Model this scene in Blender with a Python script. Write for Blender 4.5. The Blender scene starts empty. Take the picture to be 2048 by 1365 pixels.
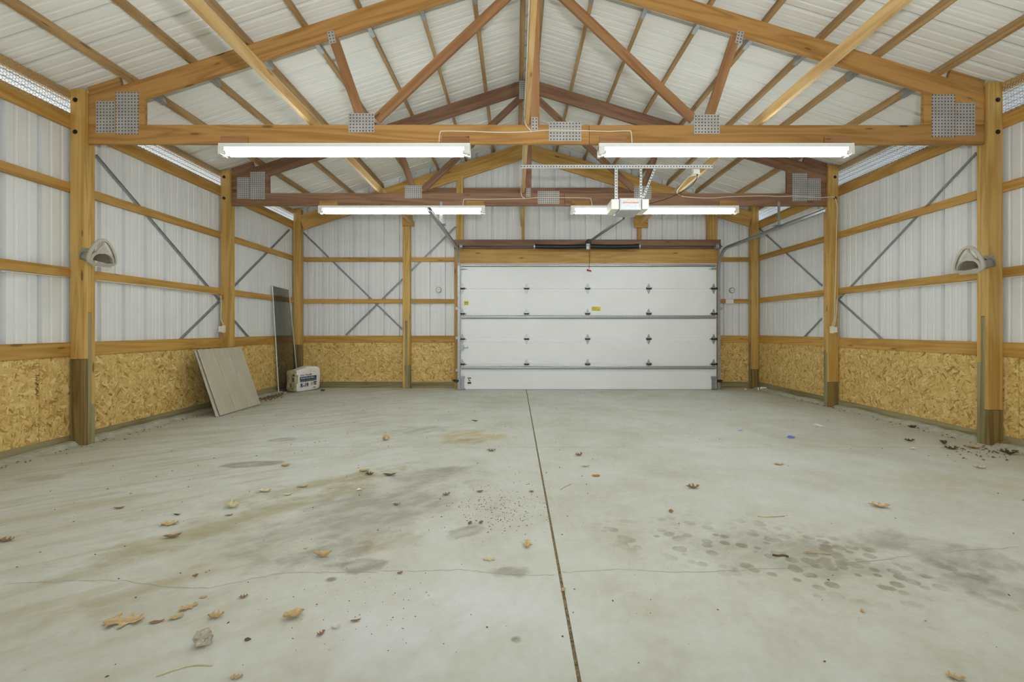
import bpy, bmesh, math, random
from mathutils import Vector, Matrix, noise as mnoise

random.seed(7)
C = bpy.context.scene.collection
SC = bpy.context.scene

# ---------------------------------------------------------------- camera
K = 1.044
F = 910.0 * K              # focal length in pixels of the 2048 x 1365 frame
VX, VY, CZ = 1031.5, 657.0, 1.155
cam_d = bpy.data.cameras.new('camera')
cam = bpy.data.objects.new('camera', cam_d)
C.objects.link(cam)
cam.location = (0, 0, CZ)
cam.rotation_euler = (math.pi / 2, 0, 0)
cam_d.sensor_fit = 'HORIZONTAL'
cam_d.sensor_width = 36.0
cam_d.lens = 36.0 * F / 2048.0
cam_d.shift_x = -(VX - 1024.0) / 2048.0
cam_d.shift_y = -(682.5 - VY) / 2048.0
cam_d.clip_start = 0.05
SC.camera = cam

# ---------------------------------------------------------------- world, lights, exposure
w = bpy.data.worlds.new('sky')
SC.world = w
w.use_nodes = True
bg = w.node_tree.nodes['Background']
bg.inputs[0].default_value = (0.72, 0.84, 1.0, 1)
bg.inputs[1].default_value = 0.9

sun_d = bpy.data.lights.new('sun', 'SUN')
sun_d.energy = 5.5
sun_d.angle = 0.01
sun_d.color = (1.0, 0.95, 0.86)
sun = bpy.data.objects.new('sun', sun_d)
C.objects.link(sun)
sun.location = (-20, 6, 18)
sun.rotation_euler = Vector((0.70, -0.10, -0.70)).to_track_quat('-Z', 'Y').to_euler()


def area(name, loc, direction, sx, sy, energy, color):
    d = bpy.data.lights.new(name, 'AREA')
    d.shape = 'RECTANGLE'
    d.size, d.size_y, d.energy, d.color = sx, sy, energy, color
    o = bpy.data.objects.new(name, d)
    C.objects.link(o)
    o.location = loc
    o.rotation_euler = Vector(direction).to_track_quat('-Z', 'Z').to_euler()
    return o


# daylight coming in through the open door behind the camera, and lamps added for unseen strip lights of the bay overhead
area('daylight_doorway', (0.2, -2.85, 1.35), (0, 1, 0.16), 5.0, 2.5, 34, (0.92, 0.97, 1.0))
area('unseen_strip_lamp', (-1.9, 2.20, 2.86), (0, 0, -1), 2.4, 0.12, 7, (0.97, 1.0, 0.93))
area('unseen_strip_lamp', (2.25, 2.20, 2.86), (0, 0, -1), 2.4, 0.12, 7, (0.97, 1.0, 0.93))
# the photographer's flash beside the camera, tipped up so that it throws the braces' shadows on the roof
area('camera_flash', (0.25, -0.25, 1.45), (0, 0.66, 0.75), 0.14, 0.14, 118, (0.95, 0.985, 1.0))
TUBE = 21.5

vs = SC.view_settings
SC.display_settings.display_device = 'sRGB'
vs.view_transform = 'Standard'
vs.look = 'None'
vs.gamma = 1.0
vs.use_curve_mapping = False
vs.exposure = 0.04
SC.cycles.max_bounces = 9
SC.cycles.diffuse_bounces = 5
SC.cycles.transparent_max_bounces = 12
SC.cycles.sample_clamp_indirect = 6.0


# ---------------------------------------------------------------- helpers
def at(px, py, Y):
    return Vector(((px - VX) / F * Y, Y, CZ - (py - VY) / F * Y))


def atX(px, py, X):
    Y = X * F / (px - VX)
    return Vector((X, Y, CZ - (py - VY) / F * Y))


FC, FS = 1.0811, 0.00814


def fz(Y):
    return CZ - FC - FS * Y


def fl(px, py):
    Y = FC / ((py - VY) / F - FS)
    return Vector(((px - VX) / F * Y, Y, fz(Y)))


def lin(r, g, b):
    def f(c):
        c /= 255.0
        return c / 12.92 if c <= 0.04045 else ((c + 0.055) / 1.055) ** 2.4
    return (f(r), f(g), f(b), 1.0)


def link(name, me, mat=None, parent=None, mw=None):
    o = bpy.data.objects.new(name, me)
    if mat is not None and len(me.materials) == 0:
        me.materials.append(mat)
    C.objects.link(o)
    if mw is not None:
        o.matrix_world = mw
    if parent is not None:
        o.parent = parent
        top, acc = parent, Matrix.Identity(4)
        chain = []
        while top is not None:
            chain.append(top)
            top = top.parent
        for p in reversed(chain):
            acc = acc @ (p.matrix_parent_inverse if p.parent else Matrix.Identity(4)) @ p.matrix_basis
        o.matrix_parent_inverse = acc.inverted()
    return o


def mesh(name, verts, faces, smooth=False):
    me = bpy.data.meshes.new(name)
    me.from_pydata([tuple(v) for v in verts], [], faces)
    me.update()
    if smooth:
        me.polygons.foreach_set('use_smooth', [True] * len(me.polygons))
    return me


class MB:
    """collects shapes, links them as one mesh object"""
    def __init__(self):
        self.v, self.f = [], []

    def add(self, vs, fs):
        n = len(self.v)
        self.v += [Vector(v) for v in vs]
        self.f += [tuple(i + n for i in f) for f in fs]

    def box(self, lo, hi, m=None):
        x0, y0, z0 = lo
        x1, y1, z1 = hi
        vs = [(x0, y0, z0), (x1, y0, z0), (x1, y1, z0), (x0, y1, z0), (x0, y0, z1), (x1, y0, z1), (x1, y1, z1), (x0, y1, z1)]
        if m is not None:
            vs = [m @ Vector(v) for v in vs]
        self.add(vs, [(0, 3, 2, 1), (4, 5, 6, 7), (0, 1, 5, 4), (1, 2, 6, 5), (2, 3, 7, 6), (3, 0, 4, 7)])

    def prism(self, pts, d):
        """closed polygon extruded by the vector d"""
        n = len(pts)
        d = Vector(d)
        vs = [Vector(p) for p in pts] + [Vector(p) + d for p in pts]
        fs = [tuple(reversed(range(n))), tuple(range(n, 2 * n))]
        fs += [(i, (i + 1) % n, n + (i + 1) % n, n + i) for i in range(n)]
        self.add(vs, fs)

    def tube(self, pts, r, n=8, cap=True, closed=False):
        pts = [Vector(p) for p in pts]
        rs = r if isinstance(r, (list, tuple)) else [r] * len(pts)
        rings = []
        prev = None
        m = len(pts)
        for i, p in enumerate(pts):
            if closed:
                d = pts[(i + 1) % m] - pts[i - 1]
            else:
                d = pts[min(i + 1, m - 1)] - pts[max(i - 1, 0)]
            d.normalize()
            if prev is None:
                u = d.orthogonal().normalized()
            else:
                u = prev - d * prev.dot(d)
                u = u.normalized() if u.length > 1e-6 else d.orthogonal().normalized()
            prev = u
            v = d.cross(u)
            rings.append([p + (u * math.cos(a) + v * math.sin(a)) * rs[i] for a in [2 * math.pi * k / n for k in range(n)]])
        vs = [q for rg in rings for q in rg]
        fs = []
        for i in range(m if closed else m - 1):
            j = (i + 1) % m
            for k in range(n):
                fs.append((i * n + k, i * n + (k + 1) % n, j * n + (k + 1) % n, j * n + k))
        if cap and not closed:
            fs.append(tuple(reversed(range(n))))
            fs.append(tuple(range((m - 1) * n, m * n)))
        self.add(vs, fs)

    def sweep(self, pts, ws, side, normal, w, t, closed=False):
        pass

    def build(self, name, mat, parent=None, smooth=False, mw=None):
        me = mesh(name, self.v, self.f, smooth)
        return link(name, me, mat, parent, mw)


def curve_pts(ctrl, n=8):
    """Catmull-Rom through the control points"""
    P = [Vector(p) for p in ctrl]
    P = [P[0] * 2 - P[1]] + P + [P[-1] * 2 - P[-2]]
    out = []
    for i in range(1, len(P) - 2):
        for k in range(n):
            t = k / n
            a, b, c, d = P[i - 1], P[i], P[i + 1], P[i + 2]
            out.append(0.5 * ((2 * b) + (c - a) * t + (2 * a - 5 * b + 4 * c - d) * t * t + (3 * b - a - 3 * c + d) * t ** 3))
    out.append(P[-2])
    return out


def box_mesh(name, sx, sy, sz, bev):
    bm = bmesh.new()
    bmesh.ops.create_cube(bm, size=1.0)
    bmesh.ops.scale(bm, vec=(sx, sy, sz), verts=bm.verts)
    if bev > 0:
        bmesh.ops.bevel(bm, geom=bm.edges[:], offset=bev, segments=1, affect='EDGES')
    me = bpy.data.meshes.new(name)
    bm.to_mesh(me)
    bm.free()
    return me


def board(name, a, b, t, h, mat, parent=None, up=(0, 0, 1), bev=0.002):
    """a timber from a to b (its centre line), thickness t sideways and h along up; grain runs along local X"""
    a, b = Vector(a), Vector(b)
    x = (b - a).normalized()
    z = Vector(up)
    z = (z - x * z.dot(x)).normalized()
    y = z.cross(x)
    m = Matrix((x, y, z)).transposed().to_4x4()
    m.translation = (a + b) / 2
    return link(name, box_mesh(name, (b - a).length, t, h, bev), mat, parent, m)


def bx(name, lo, hi, mat, parent=None, bev=0.002, grain=None):
    """axis-aligned box whose grain runs along its longest side (or along the axis given)"""
    lo, hi = Vector(lo), Vector(hi)
    s, c = hi - lo, (lo + hi) / 2
    ax = grain if grain is not None else max(range(3), key=lambda i: s[i])
    if ax == 0:
        X, Z = Vector((1, 0, 0)), Vector((0, 0, 1))
    elif ax == 1:
        X, Z = Vector((0, 1, 0)), Vector((0, 0, 1))
    else:
        X, Z = Vector((0, 0, 1)), (Vector((1, 0, 0)) if s[0] > s[1] else Vector((0, 1, 0)))
    Y = Z.cross(X)
    dim = [abs(s.dot(Vector([abs(k) for k in v]))) for v in (X, Y, Z)]
    m = Matrix((X, Y, Z)).transposed().to_4x4()
    m.translation = c
    return link(name, box_mesh(name, dim[0], dim[1], dim[2], min(bev, min(dim) * 0.3)), mat, parent, m)


GROUPS = {'post': 'posts along the side walls', 'roof truss': 'roof trusses', 'strip light': 'strip lights under the trusses', 'leaf': 'dry leaves on the concrete floor',
          'cable': 'white cables stapled to the framing', 'timber brace': 'long braces on the trusses', 'saddle rack': 'saddle racks on the nearer posts',
          'electrical box': 'electrical boxes', 'siding sheet': 'leaning siding sheets', 'door track': 'door tracks', 'sensor': 'door safety sensors', 'twig': 'twigs and straws on the floor', 'scrap': 'scraps on the floor'}


def tag(o, label, cat, group=None):
    o['label'], o['category'] = label, cat
    group = group or GROUPS.get(cat)
    if group:
        o['group'] = group
    return o


def thing(name, label, cat, loc=(0, 0, 0), group=None):
    o = bpy.data.objects.new(name, None)
    o.empty_display_size = 0.1
    C.objects.link(o)
    o.location = loc
    return tag(o, label, cat, group)


def setting(name):
    o = bpy.data.objects.new(name, None)
    C.objects.link(o)
    o['kind'] = 'structure'
    return o


# ---------------------------------------------------------------- materials
class NT:
    def __init__(self, name):
        self.m = bpy.data.materials.new(name)
        self.m.use_nodes = True
        self.t = self.m.node_tree
        self.b = self.t.nodes['Principled BSDF']
        self.out = self.t.nodes['Material Output']

    def n(self, typ, **kw):
        nd = self.t.nodes.new(typ)
        for k, v in kw.items():
            setattr(nd, k, v)
        return nd

    def put(self, sock, v):
        if isinstance(v, bpy.types.NodeSocket):
            self.t.links.new(v, sock)
        else:
            sock.default_value = v

    def math(self, op, a, b=0.0, c=0.0, clamp=False):
        nd = self.n('ShaderNodeMath', operation=op, use_clamp=clamp)
        self.put(nd.inputs[0], a)
        self.put(nd.inputs[1], b)
        if op in ('MULTIPLY_ADD', 'COMPARE', 'SMOOTH_MIN'):
            self.put(nd.inputs[2], c)
        return nd.outputs[0]

    def vmath(self, op, a, b=(0, 0, 0)):
        nd = self.n('ShaderNodeVectorMath', operation=op)
        self.put(nd.inputs[0], a)
        self.put(nd.inputs[1], b)
        return nd.outputs[0]

    def obj(self):
        return self.n('ShaderNodeTexCoord').outputs['Object']

    def rnd(self):
        return self.n('ShaderNodeObjectInfo').outputs['Random']

    def noise(self, vec, scale=1.0, detail=3.0, rough=0.55, dist=0.0):
        nd = self.n('ShaderNodeTexNoise')
        self.put(nd.inputs['Vector'], vec)
        nd.inputs['Scale'].default_value = scale
        nd.inputs['Detail'].default_value = detail
        nd.inputs['Roughness'].default_value = rough
        nd.inputs['Distortion'].default_value = dist
        return nd.outputs['Fac']

    def vor(self, vec, scale=1.0, out='Distance', feature='F1', rnd=1.0):
        nd = self.n('ShaderNodeTexVoronoi', feature=feature)
        self.put(nd.inputs['Vector'], vec)
        nd.inputs['Scale'].default_value = scale
        nd.inputs['Randomness'].default_value = rnd
        return nd.outputs[out]

    def ramp(self, fac, *stops):
        nd = self.n('ShaderNodeValToRGB')
        e = nd.color_ramp.elements
        while len(e) < len(stops):
            e.new(0.5)
        for el, (p, c) in zip(e, stops):
            el.position = p
            el.color = c if len(c) == 4 else (*c, 1)
        self.put(nd.inputs[0], fac)
        return nd.outputs[0]

    def step(self, fac, a, b):
        nd = self.n('ShaderNodeMapRange', interpolation_type='SMOOTHSTEP')
        self.put(nd.inputs['Value'], fac)
        nd.inputs['From Min'].default_value = a
        nd.inputs['From Max'].default_value = b
        return nd.outputs[0]

    def mix(self, fac, a, b, mode='MIX'):
        nd = self.n('ShaderNodeMix', data_type='RGBA', blend_type=mode)
        self.put(nd.inputs[0], fac)
        self.put(nd.inputs[6], a)
        self.put(nd.inputs[7], b)
        return nd.outputs[2]

    def bump(self, h, strength=0.2, dist=0.002):
        nd = self.n('ShaderNodeBump')
        nd.inputs['Strength'].default_value = strength
        nd.inputs['Distance'].default_value = dist
        self.put(nd.inputs['Height'], h)
        self.t.links.new(nd.outputs[0], self.b.inputs['Normal'])

    def done(self, col, rough=0.5, metal=0.0, spec=None):
        self.put(self.b.inputs['Base Color'], col)
        self.put(self.b.inputs['Roughness'], rough)
        self.b.inputs['Metallic'].default_value = metal
        if spec is not None:
            self.b.inputs['Specular IOR Level'].default_value = spec
        return self.m


def wood(name, c_light, c_dark, c_knot, knots=1.0, vary=0.22, rough=0.55):
    N = NT(name)
    rnd = N.rnd()
    off = N.n('ShaderNodeCombineXYZ')
    N.put(off.inputs[0], N.math('MULTIPLY', rnd, 37.0))
    N.put(off.inputs[1], N.math('MULTIPLY', rnd, 11.0))
    N.put(off.inputs[2], N.math('MULTIPLY', rnd, 23.0))
    p = N.vmath('ADD', N.obj(), off.outputs[0])
    grain = N.noise(N.vmath('MULTIPLY', p, (0.9, 40, 40)), 1.0, 4, 0.6)
    big = N.noise(N.vmath('MULTIPLY', p, (0.55, 7, 7)), 1.0, 2, 0.5, 0.6)
    rings = N.math('PINGPONG', N.math('MULTIPLY', big, 9.0), 1.0)
    fac = N.math('ADD', N.math('MULTIPLY', grain, 0.55), N.math('MULTIPLY', rings, 0.42))
    col = N.ramp(fac, (0.18, c_dark), (0.62, c_light))
    kn = N.vor(N.vmath('MULTIPLY', p, (2.4, 10.5, 10.5)), 1.0)
    kc = N.vor(N.vmath('MULTIPLY', p, (2.4, 10.5, 10.5)), 1.0, 'Color')
    sep = N.n('ShaderNodeSeparateColor')
    N.put(sep.inputs[0], kc)
    on = N.math('GREATER_THAN', sep.outputs[0], 0.62)
    halo = N.math('MULTIPLY', N.math('SUBTRACT', 1.0, N.step(kn, 0.06, 0.34)), N.math('MULTIPLY', on, 0.35 * knots))
    core = N.math('MULTIPLY', N.math('SUBTRACT', 1.0, N.step(kn, 0.10, 0.15)), N.math('MULTIPLY', on, 0.75 * knots))
    col = N.mix(halo, col, c_dark)
    col = N.mix(core, col, c_knot)
    br = N.math('ADD', 1.0 - vary / 2, N.math('MULTIPLY', rnd, vary))
    bc = N.n('ShaderNodeCombineXYZ')
    for i in range(3):
        N.put(bc.inputs[i], br)
    col = N.mix(1.0, col, bc.outputs[0], 'MULTIPLY')
    N.bump(grain, 0.25, 0.002)
    return N.done(col, rough, 0, 0.3)


M = {}
M['post'] = wood('post_timber', lin(200, 164, 96), lin(172, 132, 62), lin(84, 54, 28), 0.9)
M['girt'] = wood('girt_timber', lin(194, 152, 80), lin(164, 120, 54), lin(84, 54, 26), 0.8)
M['truss'] = wood('truss_timber', lin(182, 138, 80), lin(150, 107, 54), lin(74, 46, 30), 0.8)
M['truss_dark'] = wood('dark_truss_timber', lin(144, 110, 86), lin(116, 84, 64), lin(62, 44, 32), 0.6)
M['web'] = wood('web_timber', lin(166, 122, 82), lin(134, 94, 60), lin(66, 40, 26), 0.8)
M['brace'] = wood('pale_timber', lin(220, 186, 130), lin(194, 152, 94), lin(96, 66, 36), 0.7)
M['purlin'] = wood('purlin_timber', lin(178, 146, 100), lin(146, 112, 68), lin(76, 54, 34), 0.9)
M['header'] = wood('header_timber', lin(190, 152, 86), lin(164, 124, 62), lin(90, 58, 28), 1.0)
M['treated'] = wood('treated_timber', lin(138, 117, 70), lin(98, 79, 44), lin(62, 50, 30), 0.4)
M['treated_grey'] = wood('weathered_treated_timber', lin(150, 140, 104), lin(116, 102, 66), lin(70, 60, 40), 0.3)


def metal_sheet(name, c, rough=0.42):
    N = NT(name)
    p = N.obj()
    f = N.noise(p, 1.6, 4, 0.6)
    col = N.ramp(f, (0.3, [x * 0.95 for x in c[:3]]), (0.62, c))
    return N.done(col, rough, 0.0, 0.4)


M['sheet'] = metal_sheet('white_wall_sheet', lin(232, 234, 234))
M['roof'] = metal_sheet('white_roof_sheet', lin(240, 240, 234), 0.38)
M['door'] = metal_sheet('white_door_skin', lin(238, 239, 239), 0.45)
M['soffit'] = metal_sheet('white_soffit_sheet', lin(240, 242, 244), 0.5)


def plain(name, c, rough=0.5, metal=0.0, var=0.12, scale=20):
    N = NT(name)
    f = N.noise(N.obj(), scale, 3)
    col = N.ramp(f, (0.3, [x * (1 - var) for x in c[:3]]), (0.7, [min(1, x * (1 + var)) for x in c[:3]]))
    return N.done(col, rough, metal)


M['galv'] = plain('galvanised_steel', lin(168, 170, 172), 0.42, 0.65, 0.14, 30)
M['galv_dark'] = plain('dull_steel', lin(110, 110, 108), 0.5, 0.6, 0.2, 30)
M['strap'] = plain('galvanised_strap', lin(150, 152, 154), 0.5, 0.35, 0.12, 25)
M['white_enamel'] = plain('white_enamel', lin(236, 238, 234), 0.35, 0, 0.03)
M['white_plastic'] = plain('white_plastic', lin(232, 230, 222), 0.4, 0, 0.04)
M['cream_plastic'] = plain('cream_plastic', lin(226, 220, 196), 0.4, 0, 0.04)
M['rack'] = plain('putty_plastic', lin(176, 171, 157), 0.42, 0, 0.05, 8)
M['rack_dark'] = plain('grey_putty_plastic', lin(134, 131, 118), 0.48, 0, 0.06, 8)
M['cable'] = plain('ivory_cable', lin(228, 220, 198), 0.5, 0, 0.05)
M['black'] = plain('black_rubber', lin(30, 30, 32), 0.5, 0, 0.2)
M['spring'] = plain('black_spring_steel', lin(28, 28, 34), 0.35, 0.3, 0.2)
M['bolt'] = plain('dark_bolt', lin(52, 40, 34), 0.5, 0.3, 0.2)
M['red'] = plain('red_plastic', lin(150, 40, 30), 0.5)
M['rope'] = plain('brown_cord', lin(120, 70, 40), 0.8)
M['yellow'] = plain('yellow_label', lin(212, 196, 60), 0.5, 0, 0.05)
M['ink'] = plain('dark_ink', lin(52, 50, 46), 0.7, 0, 0.1)
M['ink_brown'] = plain('brown_marker_ink', lin(86, 50, 26), 0.7, 0, 0.2)
M['orange_ink'] = plain('orange_ink', lin(216, 120, 84), 0.6, 0, 0.1)
M['cream_ink'] = plain('cream_ink', lin(232, 206, 150), 0.6, 0, 0.05)
M['grey_case'] = plain('grey_motor_case', lin(186, 188, 190), 0.45, 0.2, 0.05)
M['lens'] = plain('cream_lens', lin(244, 242, 226), 0.4, 0, 0.02)
M['paper'] = plain('white_paper', lin(236, 232, 224), 0.7, 0, 0.03)
M['blue'] = plain('blue_wrapper', lin(96, 116, 206), 0.5, 0, 0.1)
M['pale_blue'] = plain('pale_blue_scrap', lin(186, 194, 226), 0.5, 0, 0.1)
M['yellow_fluff'] = plain('yellow_fluff', lin(214, 200, 120), 0.9, 0, 0.15)
M['wad'] = plain('grey_cloth_wad', lin(176, 166, 148), 0.9, 0, 0.35, 40)
M['wire'] = plain('netting_wire', lin(176, 176, 170), 0.5, 0.4, 0.1)
M['bag_kraft'] = plain('clear_bag_end', lin(168, 158, 124), 0.45, 0, 0.35, 14)
M['banner'] = plain('navy_print', lin(42, 66, 128), 0.5, 0, 0.05)
M['banner_green'] = plain('olive_print', lin(106, 112, 78), 0.5, 0, 0.2, 30)
M['navy'] = plain('dark_blue_ink', lin(36, 48, 104), 0.5, 0, 0.05)
M['ground'] = plain('outside_gravel', lin(205, 206, 204), 0.9, 0, 0.2, 3)


def sticker_mat():
    return M['yellow']


def gusset():
    N = NT('punched_gusset_plate')
    p = N.obj()
    fr = N.vmath('FRACTION', N.vmath('MULTIPLY', p, (1 / 0.0305, 0.0, 1 / 0.0305)))
    d = N.vmath('SUBTRACT', fr, (0.5, 0.0, 0.5))
    ln = N.n('ShaderNodeVectorMath', operation='LENGTH')
    N.put(ln.inputs[0], d)
    hole = N.math('SUBTRACT', 1.0, N.step(ln.outputs['Value'], 0.19, 0.27))
    c = N.noise(p, 6.0, 3)
    base = N.ramp(c, (0.3, lin(166, 165, 163)), (0.7, lin(190, 189, 187)))
    cellr = N.vor(N.vmath('MULTIPLY', p, (1 / 0.0305, 0.0, 1 / 0.0305)), 1.0, 'Color', rnd=0.0)
    sep = N.n('ShaderNodeSeparateColor')
    N.put(sep.inputs[0], cellr)
    dark = N.ramp(sep.outputs[0], (0.2, lin(56, 46, 42)), (0.8, lin(112, 88, 68)))
    col = N.mix(hole, base, dark)
    return N.done(col, 0.5, 0.25)


M['gusset'] = gusset()


def perforated():
    N = NT('perforated_angle_steel')
    p = N.obj()
    sx = N.n('ShaderNodeSeparateXYZ')
    N.put(sx.inputs[0], p)
    u = N.math('SUBTRACT', N.math('FRACT', N.math('MULTIPLY', sx.outputs[0], 1 / 0.035)), 0.5)
    r = N.math('ABSOLUTE', u)
    edge = N.math('SUBTRACT', 1.0, N.step(r, 0.16, 0.24))
    mid = N.math('SUBTRACT', 1.0, N.step(N.math('ABSOLUTE', sx.outputs[2]), 0.005, 0.008))
    col = N.mix(N.math('MULTIPLY', edge, mid), lin(206, 208, 210), lin(60, 56, 50))
    return N.done(col, 0.42, 0.35)


M['perf'] = perforated()


def osb():
    """flat wood chips lying over one another at all angles"""
    N = NT('oriented_strand_board')
    rnd = N.rnd()
    off = N.n('ShaderNodeCombineXYZ')
    N.put(off.inputs[0], N.math('MULTIPLY', rnd, 31.0))
    N.put(off.inputs[2], N.math('MULTIPLY', rnd, 17.0))
    p = N.vmath('MULTIPLY', N.vmath('ADD', N.obj(), off.outputs[0]), (1, 0, 1))
    wob = N.n('ShaderNodeTexNoise')
    N.put(wob.inputs['Vector'], p)
    wob.inputs['Scale'].default_value = 22
    p = N.vmath('ADD', p, N.vmath('MULTIPLY', N.vmath('SUBTRACT', wob.outputs['Color'], (0.5, 0.5, 0.5)), (0.030, 0, 0.030)))
    best_g = best_v = None
    for i, (ang, lx, lz) in enumerate(((12, 13, 44), (52, 14, 50), (98, 15, 46), (141, 13, 54), (-24, 22, 78), (76, 24, 80))):
        rot = N.n('ShaderNodeVectorRotate', rotation_type='Y_AXIS')
        N.put(rot.inputs['Vector'], N.vmath('ADD', p, (1.7 * i, 0, 2.9 * i)))
        rot.inputs['Angle'].default_value = math.radians(ang)
        q = rot.outputs[0]
        vc = N.vor(N.vmath('MULTIPLY', q, (lx, 1, lz)), 1.0, 'Color')
        sp = N.n('ShaderNodeSeparateColor')
        N.put(sp.inputs[0], vc)
        st = N.noise(N.vmath('MULTIPLY', q, (8, 1, 150)), 1.0, 2, 0.5)
        val = N.math('ADD', N.math('MULTIPLY', sp.outputs[0], 0.72), N.math('MULTIPLY', st, 0.28))
        g = sp.outputs[1]
        if best_g is None:
            best_g, best_v = g, val
        else:
            c = N.math('GREATER_THAN', g, best_g)
            nv = N.n('ShaderNodeMix', data_type='FLOAT')
            N.put(nv.inputs[0], c)
            N.put(nv.inputs[2], best_v)
            N.put(nv.inputs[3], val)
            best_v = nv.outputs[0]
            best_g = N.math('MAXIMUM', g, best_g)
    col = N.ramp(best_v, (0.10, lin(134, 96, 50)), (0.20, lin(184, 146, 80)), (0.42, lin(207, 173, 104)), (0.70, lin(217, 187, 120)), (0.88, lin(230, 207, 146)))
    N.bump(best_v, 0.35, 0.002)
    return N.done(col, 0.6, 0, 0.25)


M['osb'] = osb()


def siding():
    N = NT('grey_siding')
    p = N.obj()
    g = N.noise(N.vmath('MULTIPLY', p, (1.5, 60, 60)), 1.0, 4)
    b = N.noise(p, 2.5, 3)
    col = N.ramp(N.math('ADD', N.math('MULTIPLY', g, 0.5), N.math('MULTIPLY', b, 0.5)), (0.3, lin(170, 162, 143)), (0.7, lin(202, 194, 175)))
    N.bump(g, 0.3, 0.002)
    return N.done(col, 0.6)


M['siding'] = siding()
M['siding_back'] = plain('siding_groove_backing', lin(112, 106, 92), 0.8, 0, 0.15, 30)  # backing toned darker than the planks so the grooves show


def screen_mat():
    N = NT('dark_screen_mesh')
    tr = N.n('ShaderNodeBsdfTransparent')
    tr.inputs[0].default_value = (0.76, 0.765, 0.74, 1)
    N.done(lin(96, 96, 90), 0.45)
    mx = N.n('ShaderNodeMixShader')
    mx.inputs[0].default_value = 0.16
    N.t.links.new(tr.outputs[0], mx.inputs[1])
    N.t.links.new(N.b.outputs[0], mx.inputs[2])
    N.t.links.new(mx.outputs[0], N.out.inputs[0])
    return N.m


M['screen'] = screen_mat()


def bag_mat():
    N = NT('white_bag_plastic')
    p = N.obj()
    n = N.noise(p, 9, 4, 0.6, 0.5)
    col = N.ramp(n, (0.3, lin(232, 230, 224)), (0.6, lin(248, 247, 244)))
    N.bump(N.noise(p, 16, 3, 0.6, 1.2), 0.6, 0.01)
    return N.done(col, 0.3)


M['bag'] = bag_mat()


def tube_mat():
    N = NT('lit_fluorescent_tube')
    N.done(lin(245, 245, 240), 0.4)
    N.b.inputs['Emission Color'].default_value = (0.92, 0.99, 0.985, 1)
    N.b.inputs['Emission Strength'].default_value = TUBE
    return N.m


M['tube'] = tube_mat()


def leaf_mat(name, a, b):
    N = NT(name)
    p = N.obj()
    v = N.noise(N.vmath('MULTIPLY', p, (20, 60, 20)), 1.0, 3)
    col = N.ramp(v, (0.3, b), (0.65, a))
    return N.done(col, 0.7)


M['leaf_tan'] = leaf_mat('tan_leaf', lin(204, 178, 130), lin(162, 134, 90))
M['leaf_brown'] = leaf_mat('brown_leaf', lin(158, 126, 88), lin(112, 84, 56))
M['leaf_dark'] = leaf_mat('dark_leaf', lin(104, 84, 58), lin(60, 46, 32))
M['leaf_pale'] = leaf_mat('pale_leaf', lin(220, 208, 170), lin(184, 168, 128))
M['leaf_orange'] = leaf_mat('orange_leaf', lin(196, 136, 60), lin(146, 92, 40))
M['litter'] = leaf_mat('brown_litter', lin(122, 98, 68), lin(78, 60, 40))
M['leaf_white'] = leaf_mat('bleached_leaf', lin(226, 224, 212), lin(186, 182, 166))


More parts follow.
